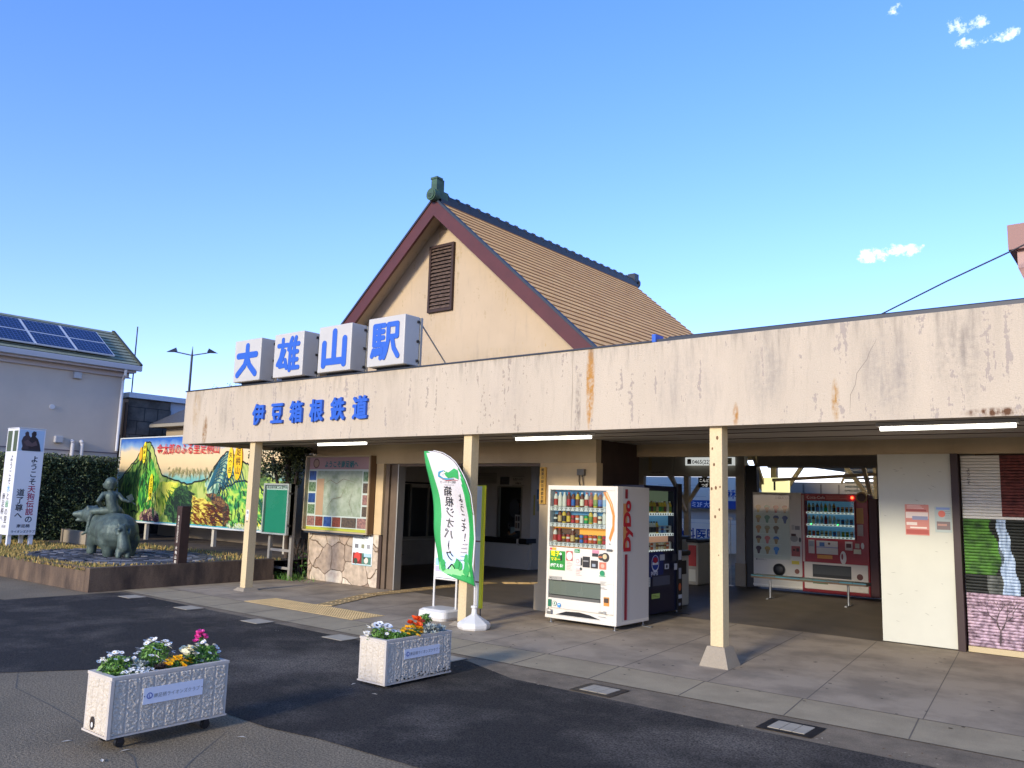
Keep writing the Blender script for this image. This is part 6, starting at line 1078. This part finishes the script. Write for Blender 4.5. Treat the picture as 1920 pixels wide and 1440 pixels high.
m.build('stem', T); m = MB(); leaves(m, [(-14.2+q.gauss(0, .25), 11.0+q.gauss(0, .12), abs(q.gauss(.2, .2))) for i in range(160)], .07, ['hedge_leaf2', 'leaf_b'], .4, q); m.build('foliage', T)
# weeds on the canopy roof
T = thing('roof_weed', 'small weeds sprouting on top of the left end of the canopy', 'weeds', (-14.6, 8.9, 3.6)); m = MB(); q = random.Random(45)
for cx_ in (-14.75, -14.2, -13.95, -13.75): m.tube([(cx_, 9.0, 3.5), (cx_+.02, 8.95, 3.76)], .004, 4, 'leaf_b'); leaves(m, [(cx_+q.gauss(0, .05), 8.95+q.gauss(0, .05), 3.76+q.gauss(0, .03)) for i in range(26)], .03, ['leaf_b', '#8a6a4a'], .3, q)
m.build('foliage', T)
# ------------------------------------------------------------ house at the left with solar panels
M('house_wall', '#cbbdab', .85, nz=1.2, amt=.08, bump=.15); M('house_trim', '#b9ada8', .6); M('gutter_grey', '#a7aab0', .45); M('shingle', '#8b8f78', .85, nz=8, amt=.25, fine=(20, .15)); M('shingle_line', '#42463a', .9)
M('pv', '#1b2752', .18, nz=3, amt=.3); M('pv_line', '#5a6a98', .3)
T = thing('house', 'mauve-grey two-storey house with solar panels on its roof', 'house', (-27, 6, 0))
m = MB(); m.box(-34, -24.3, -6, 11.75, 0, 5.2, 'house_wall'); m.box(-24.3, -24.285, -6, 11.75, 2.72, 2.75, '#6f666a'); m.build('wall', T)
m = MB(); m.box(-24.3, -24.0, -6, 11.95, 5.14, 5.22, 'house_trim'); m.box(-24.3, -24.22, -6, 11.85, 5.0, 5.14, 'house_trim'); m.build('eaves', T)
m = MB(); m.box(-24.0, -23.9, -6, 12.08, 5.20, 5.36, 'gutter_grey'); m.build('gutter', T, bevel=.02)
ex, ez, rxx, rzz = -23.96, 5.36, -25.96, 6.62
m = MB()
for i in range(11):
    a, b_ = i/11, (i+1)/11; xa, xb_ = ex+(rxx-ex)*a, ex+(rxx-ex)*b_; za, zb_ = ez+(rzz-ez)*a, ez+(rzz-ez)*b_
    m.add([(xa, -6, za+.025), (xa, 12.05, za+.025), (xb_, 12.05, zb_), (xb_, -6, zb_)], [(0, 1, 2, 3)], 'shingle'); m.add([(xa, -6, za-.01), (xa, 12.05, za-.01), (xa, 12.05, za+.025), (xa, -6, za+.025)], [(0, 1, 2, 3)], 'shingle_line')
m.prism([(ex, 11.95, ez-.02), (rxx, 11.95, rzz-.02), (-34, 11.95, 1.6+ez-.5), (-34, 11.95, ez-.02)], (0, -1, 0), .1, 'house_wall'); m.add([(ex, -6, ez-.02), (ex, 12.05, ez-.02), (-34, 12.05, ez-.02), (-34, -6, ez-.02)], [(0, 1, 2, 3)], 'house_trim'); m.add([(rxx, -6, rzz), (rxx, 12.05, rzz), (-34, 12.05, ez+.6), (-34, -6, ez+.6)], [(0, 1, 2, 3)], 'shingle')
m.bar((ex, 12.06, ez+.03), (rxx, 12.06, rzz+.03), .05, .09, 'shingle_line', up=(0, 1, 0)); m.build('roof', T)
un = V((rxx-ex, 0, rzz-ez)).normalized(); nn_ = un.cross(V((0, 1, 0))); nn_ = -nn_ if nn_.z < 0 else nn_
for j in range(8):
    for i in range(2):
        w_, h_ = 1.075, .79; yr = 11.30-(w_+.02)*j; s0 = .22+i*(h_+.02)
        k = MB(); o = V((ex, yr, ez))+un*s0+nn_*.13; yy = V((0, -1, 0))
        c4 = [o, o+yy*w_, o+yy*w_+un*h_, o+un*h_]; k.prism(c4, nn_, -.04, '#c9ccd2'); k.poly([p+nn_*.003+(o+yy*w_/2+un*h_/2-p).normalized()*.035 for p in c4], 'pv')
        for a in range(1, 10): k.bar(o+yy*(w_*a/10)+un*.03+nn_*.004, o+yy*(w_*a/10)+un*(h_-.03)+nn_*.004, .008, .001, 'pv_line', up=nn_)
        for a in range(1, 6): k.bar(o+yy*.03+un*(h_*a/6)+nn_*.005, o+yy*(w_-.03)+un*(h_*a/6)+nn_*.005, .008, .001, 'pv_line', up=nn_)
        k.build('solar_panel', T)
m = MB(); m.tube([(-23.95, 11.6, 5.2), (-24.0, 11.62, 5.05), (-24.22, 11.68, 4.92), (-24.22, 11.68, 2.8)], .045, 8, '#e6e3dd'); m.build('downpipe', T)
for (y, z, s) in ((10.37, 4.88, 1), (10.04, 3.02, 1), (9.8, 3.92, 0)):
    k = MB()
    if s: k.box(-24.299, -24.18, y-.11, y+.11, z-.09, z+.10, '#b9b7b4')
    else: k.cyl((-24.299, y, z), (-24.27, y, z), .07, mat='#d5d2cf')
    k.build('wall_vent', T, bevel=.02 if s else 0)
for y in (10.42, 10.68): k = MB(); k.tube([(-24.2, y, .4), (-24.2, y, 2.95), (-24.29, y, 3.02)], .055, 8, '#cfcac4'); k.build('wall_pipe', T)
T = thing('antenna', 'thin upright antenna rod beyond the solar-panel house', 'antenna', (-26, 13, 5)); m = MB(); m.cyl((-26, 12.85, 3), (-26, 12.85, 6.95), .02, mat='dark_steel', n=6); m.build('rod', T)
# ------------------------------------------------------------ block building, small tiled house, pale building
M('blocks', '#6d675e', .9, nz=1.2, dark='#1e1b18', bump=.3)
T = thing('block_building', 'weathered concrete-block building with white parapet and rotting timber corner', 'building', (-27, 14.5, 0))
m = MB(); m.box(-32, -24.6, 12.1, 13.45, 0, 4.45, 'blocks')
for i in range(10): m.box(-24.6, -24.592, 12.1, 13.45, .4+i*.42, .418+i*.42, 'black')
for i in range(4):
    for j in range(9):
        if (i*3+j) % 4: m.box(-24.6, -24.591, 12.2+i*.42+(j % 2)*.2, 12.212+i*.42+(j % 2)*.2, .418+j*.42, .82+j*.42, 'black')
m.build('wall', T)
m = MB(); m.box(-32.1, -24.5, 12.05, 20.5, 4.46, 4.62, '#cfd4da'); m.box(-32, -24.65, 13.46, 20.4, 2.0, 4.46, '#b3b9c0'); m.build('parapet', T)
m = MB(); m.box(-24.8, -24.54, 11.9, 12.06, 0, 4.4, '#8a6a4a'); m.box(-24.85, -24.5, 11.84, 11.89, 3.3, 4.35, '#c9a982'); m.box(-24.54, -24.5, 11.97, 12.03, 0, 4.3, '#4a3422'); m.build('timber_corner', T)
T = thing('tiled_house', 'low house with a dark grey hipped roof seen over the mural board', 'house', (-21.5, 14.5, 0))
M('dark_tile', '#4a4c52', .6, nz=12, amt=.3, bump=.3); m = MB(); m.box(-23.9, -17, 13.0, 17, 0, 3.6, '#9c8c74'); m.build('wall', T)
m = MB(); m.add([(-24.3, 12.65, 3.68), (-16, 12.65, 3.68), (-16, 16.65, 3.68), (-24.3, 16.65, 3.68), (-22.3, 14.65, 5.1), (-18.0, 14.65, 5.1)], [(0, 1, 5, 4), (1, 2, 5), (2, 3, 4, 5), (3, 0, 4)], 'dark_tile'); m.box(-24.3, -16, 12.65, 16.65, 3.58, 3.675, '#8f897c'); m.build('roof', T)
T = thing('pale_house', 'pale blue-grey house wall with a dark doorway between mural and station', 'house', (-16.5, 13.3, 0))
m = MB(); m.box(-18.4, -15.4, 13.3, 13.45, 0, 3.2, '#8fa0b8'); m.build('wall', T)
m = MB(); m.box(-18.0, -15.9, 13.24, 13.298, .0, 2.35, '#141c33'); m.build('doorway', T); m = MB(); m.box(-18.2, -15.7, 13.2, 13.298, 2.36, 2.46, '#7a93b8'); m.build('awning', T)
# ------------------------------------------------------------ street lamps and wires
def lamp(x, y, z, label):
    T = thing('street_lamp', label, 'street lamp', (x, y, 0), 'double-headed street lamps'); m = MB(); m.cyl((x, y, 0), (x, y, z), .09, .055, 10, 'dark_steel'); m.cyl((x, y, z), (x, y, z+.45), .05, .01, 8, 'dark_steel'); m.build('pole', T)
    u = V((.78, .62, 0))
    for s in (-1, 1):
        k = MB(); a = V((x, y, z)); b_ = a+u*s*.86+V((0, 0, .16)); k.tube([a, b_], .03, 8, 'dark_steel'); k.build('arm', T)
        k = MB(); c = b_+u*s*.22+V((0, 0, -.02)); w = V((-.62, .78, 0))*.13
        k.add([b_-u*s*.04+V((0, 0, .22)), b_-u*s*.08-w, b_-u*s*.08+w, c+u*s*.2-w*.4, c+u*s*.2+w*.4], [(0, 1, 3), (0, 4, 2), (0, 2, 1), (0, 3, 4), (1, 2, 4, 3)], 'dark_steel'); k.build('lamp_head', T)
lamp(-37.7, 21.5, 8.35, 'dark double-headed street lamp rising above the left end of the canopy')
lamp(-43.6, 20.2, 7.3, 'second street lamp mostly hidden behind the solar-panel house, one head showing')
T = thing('overhead_wire', 'single overhead wire sloping up to the right above the canopy', 'wire', (-4.9, 20, 6.3)); m = MB(); m.tube([(-9, 20, 4.6), (-4.91, 20, 6.31), (-3.6, 20, 6.86), (-2.29, 20, 7.36), (2, 20, 9.1)], .018, 5, 'dark_steel'); m.build('wire', T)
T = thing('far_building', 'corner of a brown-pink building at the right edge of the photo', 'building', (0, 22, 0)); m = MB(); m.box(-2.45, 4, 20.6, 24, 7.55, 8.12, '#8a6258'); m.box(-2.30, 4, 20.75, 24, 7.15, 7.55, '#a88378'); m.add([(-2.3, 20.75, 7.15), (4, 20.75, 7.15), (4, 24, 7.15), (-2.3, 24, 7.15), (-2.0, 20.9, 6.3), (4, 20.9, 6.3), (4, 24, 6.3), (-2.0, 24, 6.3)], [(0, 1, 5, 4), (3, 0, 4, 7)], '#9a7468'); m.box(-2.0, 4, 20.9, 24, 0, 6.3, '#a88378'); m.build('wall', T)
# ------------------------------------------------------------ ticket office inside the hall
M('counter_front', '#d6d3ca', .6, nz=1.5, amt=.08)
T = thing('ticket_office', 'grey ticket office at the back of the hall with a counter and two windows', 'ticket office', (-14.5, 16.6, 0))
m = MB()
m.box(-17, -12.5, 16.5, 16.6, .65, .77, 'black') if 0 else None
for x0, x1, za, zb_ in ((-15.19, -14.9, .77, 2.95), (-14.55, -13.55, .77, 2.95), (-12.80, -12.5, .77, 2.95), (-14.9, -14.55, .77, 2.95), (-13.55, -12.80, 2.03, 2.95)): m.box(x0, x1, 16.5, 16.6, za, zb_, 'office_wall')
m.box(-12.6, -12.5, 16.6, 17.35, .012, 2.95, 'office_wall'); m.build('wall', T)
m = MB(); m.box(-15.15, -12.52, 16.5, 16.62, .012, .62, 'counter_front'); m.build('counter_front', T)
m = MB(); m.box(-15.15, -12.45, 16.30, 16.7, .66, .77, 'black'); m.box(-12.75, -12.70, 16.28, 16.33, .6, .76, 'white'); m.build('counter_top', T)
m = MB(); m.box(-15.15, -12.6, 17.3, 17.38, .012, 2.95, '#3a3a3a'); m.build('back_wall', T)
m = MB(); m.fq(-13.55, -12.8, .77, 2.03, 16.52, 'pane'); m.box(-13.58, -13.55, 16.48, 16.53, .77, 2.05, 'alum'); m.box(-12.8, -12.77, 16.48, 16.53, .77, 2.05, 'alum'); m.box(-13.55, -12.8, 16.48, 16.53, 2.03, 2.06, 'alum'); m.build('window', T)
m = MB(); m.disc((-13.02, 16.51, 1.5), .16, X_, Z_, '#3a3f46', 24, .24); m.box(-13.45, -13.1, 16.8, 17.0, .78, 1.05, '#55585a'); m.box(-13.35, -13.15, 16.79, 16.8, .85, 1.02, '#a9b6ba'); m.box(-12.95, -12.82, 16.7, 16.9, .78, 1.2, '#a09c92'); m.build('desk_equipment', T)
for i, (a, b_, c, d, col_, tx) in enumerate(((-14.4, -13.62, 2.12, 2.40, '#a8a69e', ''), (-13.5, -13.2, 2.10, 2.30, '#5c5d60', ''), (-13.10, -12.72, 2.08, 2.32, '#c9c7bf', '防犯カメラ'), (-15.05, -14.5, 2.1, 2.35, '#8f8d88', ''))):
    S_ = poster('office_notice', ['white three-line notice left of the ticket window', 'dark grey notice above the ticket window', 'white framed security-camera notice above the ticket window', 'dim notice at the left end above the counter'][i], a, b_, c, d, 16.497, col_, ([('t', .06, .55, .062, '防犯カメラ', '#222222'), ('t', .25, .12, .065, '作動中', '#222222'), ('r', .0, 1, .0, .03, '#222222'), ('r', .0, 1, .97, 1, '#222222')] if tx else [('l', .08, .92, .1, .9, 3, '#3a3a3a')]))
poster('office_notice', 'white sheet of small pictures at the lower right of the ticket window', -12.98, -12.81, .95, 1.35, 16.495, '#b9b7b0', [('r', .1, .45, .6, .9, '#5a4a44'), ('r', .55, .9, .6, .9, '#444444'), ('r', .1, .45, .15, .5, '#7a6a5a'), ('r', .55, .9, .15, .5, '#505050')])
T = thing('corner_notices', 'yellow strip and blue notices on the side wall of the ticket office', 'poster', (-12.49, 16.7, 1.5)); m = MB(); m.sq(16.61, 16.69, 1.35, 1.85, -12.497, '#b8a83a'); m.sq(16.75, 17.0, 1.75, 2.0, -12.497, '#3a6a94'); m.sq(16.75, 17.0, 1.45, 1.7, -12.497, '#8fa0a8'); m.sq(16.75, 17.0, 2.1, 2.35, -12.497, '#b9b7b0'); m.build('sheet', T)
# person behind the ticket window
M('skin', '#b98a6c', .6); M('uniform', '#1c2030', .8)
T = thing('person', 'person in a dark uniform and cap standing behind the ticket window', 'person', (-13.28, 16.98, .012))
m = MB(); X, Yp = -13.28, 16.98
m.cap((X, Yp, .95), (X, Yp, 1.28), .15, .17, 'uniform'); m.cap((X-.15, Yp, 1.36), (X+.15, Yp, 1.36), .085, .085, 'uniform'); m.cap((X-.2, Yp, 1.35), (X-.25, Yp-.05, 1.05), .055, .045, 'uniform'); m.cap((X+.2, Yp, 1.35), (X+.25, Yp-.05, 1.05), .055, .045, 'uniform'); m.cap((X-.25, Yp-.05, 1.05), (X-.1, Yp-.22, .88), .045, .035, 'uniform'); m.cap((X+.25, Yp-.05, 1.05), (X+.1, Yp-.22, .88), .045, .035, 'uniform'); m.cap((X-.08, Yp, .95), (X-.09, Yp, .1), .10, .06, 'uniform'); m.cap((X+.08, Yp, .95), (X+.09, Yp, .1), .10, .06, 'uniform')
remesh(m.build('uniform', T), .02, 3)
m = MB(); m.cap((X, Yp, 1.40), (X, Yp-.01, 1.50), .05, .05, 'skin'); m.sph((X, Yp-.015, 1.60), .095, 'skin', (.82, .98, 1.15), 16, 12); m.sph((X, Yp-.112, 1.59), .016, 'skin'); m.cap((X-.1, Yp-.22, .88), (X-.03, Yp-.27, .84), .032, .026, 'skin'); m.cap((X+.1, Yp-.22, .88), (X+.03, Yp-.27, .84), .032, .026, 'skin'); m.sph((X-.08, Yp, 1.59), .02, 'skin'); m.sph((X+.08, Yp, 1.59), .02, 'skin'); m.build('head', T)
m = MB(); m.sph((X-.032, Yp-.098, 1.615), .009, 'black'); m.sph((X+.032, Yp-.098, 1.615), .009, 'black'); m.box(X-.022, X+.022, Yp-.108, Yp-.1, 1.545, 1.55, '#7a3a34'); m.build('face', T)
m = MB(); m.lathe((X, Yp-.01, 1.64), [(.088, 0), (.09, .035), (.115, .06), (.10, .085), (0, .09)], 16, 'uniform'); m.disc((X, Yp-.085, 1.648), .07, X_, V((0, 1, .15)), 'black', 14, .05); m.build('cap', T)
# ------------------------------------------------------------ platform beyond the gates
M('timber_cream', '#cdb994', .7, nz=4, amt=.3)
for px_, lab in ((-9.86, 'left'), (-7.9, 'right')):
    pass
T = thing('platform_roof', 'cream timber platform roof on posts with forked braces beyond the ticket gates', 'platform roof', (-8, 20, 0))
m = MB(); m.box(-14, 14, 17.6, 20.7, 3.1, 3.18, '#b5afa2'); m.build('roof_deck', T)
for x in (-12.4, -9.95, -7.6, -5.2, -2.8):
    k = MB(); k.box(x-.07, x+.07, 19.9, 20.04, .014, 3.0, 'timber_cream'); k.build('post', T)
    for s in (-1, 1): k = MB(); k.bar((x+.0*s, 19.97, 1.75), (x+s*.85, 19.97, 2.95), .09, .09, 'timber_cream', up=(0, 1, 0)); k.bar((x, 19.86, 1.55), (x, 18.7, 2.9), .08, .08, 'timber_cream', up=(1, 0, 0)) if s > 0 else None; k.build('brace', T)
for i in range(7): k = MB(); y = 17.9+i*.4; k.box(-14, 14, y, y+.07, 3.0, 3.099, 'timber_cream'); k.build('beam', T)
k = MB(); k.box(-14, 14, 19.9, 20.04, 2.88, 2.999, 'timber_cream'); k.box(-7.2, 14, 18.5, 18.6, 2.62, 2.72, '#8a8272'); k.bar((-7.2, 18.8, 2.35), (-3.5, 19.4, 2.62), .09, .07, 'timber_cream'); k.build('beam', T)
for (xa, xb_, y) in ((-6.9, -5.9, 18.9), (-4.9, -3.9, 19.2)):
    T2 = thing('strip_lamp', 'lit strip lamp over the platform, '+('left one' if xa < -6 else 'right one, above the red machine'), 'lamp', (xa, y, 2.9), 'lit strip lamps over the platform'); m = MB(); m.cyl((xa, y, 2.80), (xb_, y+.1, 2.80), .02, mat='tube_lit'); m.build('tube', T2); m = MB(); m.box(xa, xb_, y-.03, y+.15, 2.83, 2.88, 'white'); m.build('housing', T2)
T = thing('platform_number_sign', 'pale lit box sign with a black number 1 above the ice-cream machine', 'sign', (-7, 19.2, 2.2)); M('lit_cream', '#d9d49a', .5, emis=.5); m = MB(); m.box(-7.62, -6.98, 19.2, 19.32, 2.06, 2.42, 'lit_cream'); b_ = m.build('box', T); k = MB(); k.text('1', (-7.38, 19.197, 2.13), X_, Z_, .30, 'black', bold=.03); k.build('lettering', b_)
T = thing('louvred_screen', 'bright white slatted screen at the end of the platform roof', 'screen', (-4.6, 21, 2.3)); m = MB()
for i in range(9): m.box(-6.2, -3.6, 20.9, 20.96, 2.05+i*.10, 2.10+i*.10, '#dcdad2')
m.build('slats', T)
for x in (-6.9, -4.75): pass
T = thing('rear_wall', 'pale concrete wall across the track carrying two blue and white billboards', 'wall', (-8, 22.5, 0)); m = MB(); m.box(-40, 14, 23.0, 23.2, 0, 2.0, '#b5b0a8'); m.build('wall', T)
M('bill_white', '#f6eedc', .5); 
T = thing('far_platform', 'brown far platform wall and roof edge seen above the inner vending machines', 'platform building', (-3, 24, 0)); m = MB(); m.box(-10.4, 14, 24.0, 24.15, 0, 2.46, '#8a8070')
for i in range(22): m.box(-10.3+i*.5, -10.26+i*.5, 23.985, 23.999, .2, 2.4, '#5e564a')
m.build('wall', T); m = MB(); m.box(-7.9, 14, 23.3, 28, 2.86, 3.0, '#7a7264')
for i in range(8): m.bar((-7.2+i*.9, 24.0, 2.46), (-7.2+i*.9+.35, 23.5, 2.86), .06, .06, 'timber_cream', up=(1, 0, 0))
m.build('roof', T)
T = thing('billboard', 'upper blue and white billboard with a blue text band, beyond the track', 'billboard', (-10.5, 22.9, 1.5)); m = MB(); m.box(-13.2, -8.9, 22.9, 22.99, 1.62, 2.55, 'bill_white'); b_ = m.build('panel', T)
k = MB(); frs = lambda a, b, o: V((-13.2+a, 22.9-o, b)); flat(k, [('r', 0, 4.3, 1.64, 1.86, '#2f55a8'), ('t', .3, 1.67, .18, '大雄山駅前・ヴェルミ2F 大雄山', '#e8eef8', .02), ('l', .8, 2.4, 1.92, 2.36, 4, '#5a6478'), ('t', 2.9, 1.95, .28, '歯科', '#3a60b0', .02), ('r', 0, 4.3, 1.60, 1.64, '#5a5f6c')], frs); k.build('lettering', b_)
T = thing('billboard', 'lower pale billboard with large dark blue characters for a clinic, beyond the track', 'billboard', (-10.5, 22.9, .5)); m = MB(); m.box(-13.2, -9.2, 22.9, 22.99, .35, 1.30, 'bill_white'); b_ = m.build('panel', T)
k = MB(); frs = lambda a, b, o: V((-13.2+a, 22.9-o, b)); flat(k, [('t', .25, .72, .36, 'こんの歯科医院', '#24489a', .02), ('l', .3, 3.5, 1.14, 1.24, 1, '#6a80b0'), ('t', .4, .42, .22, '大雄山駅前 徒歩3分', '#3c5aa0', .01)], frs); k.build('lettering', b_)
print('objects', len(bpy.data.objects))
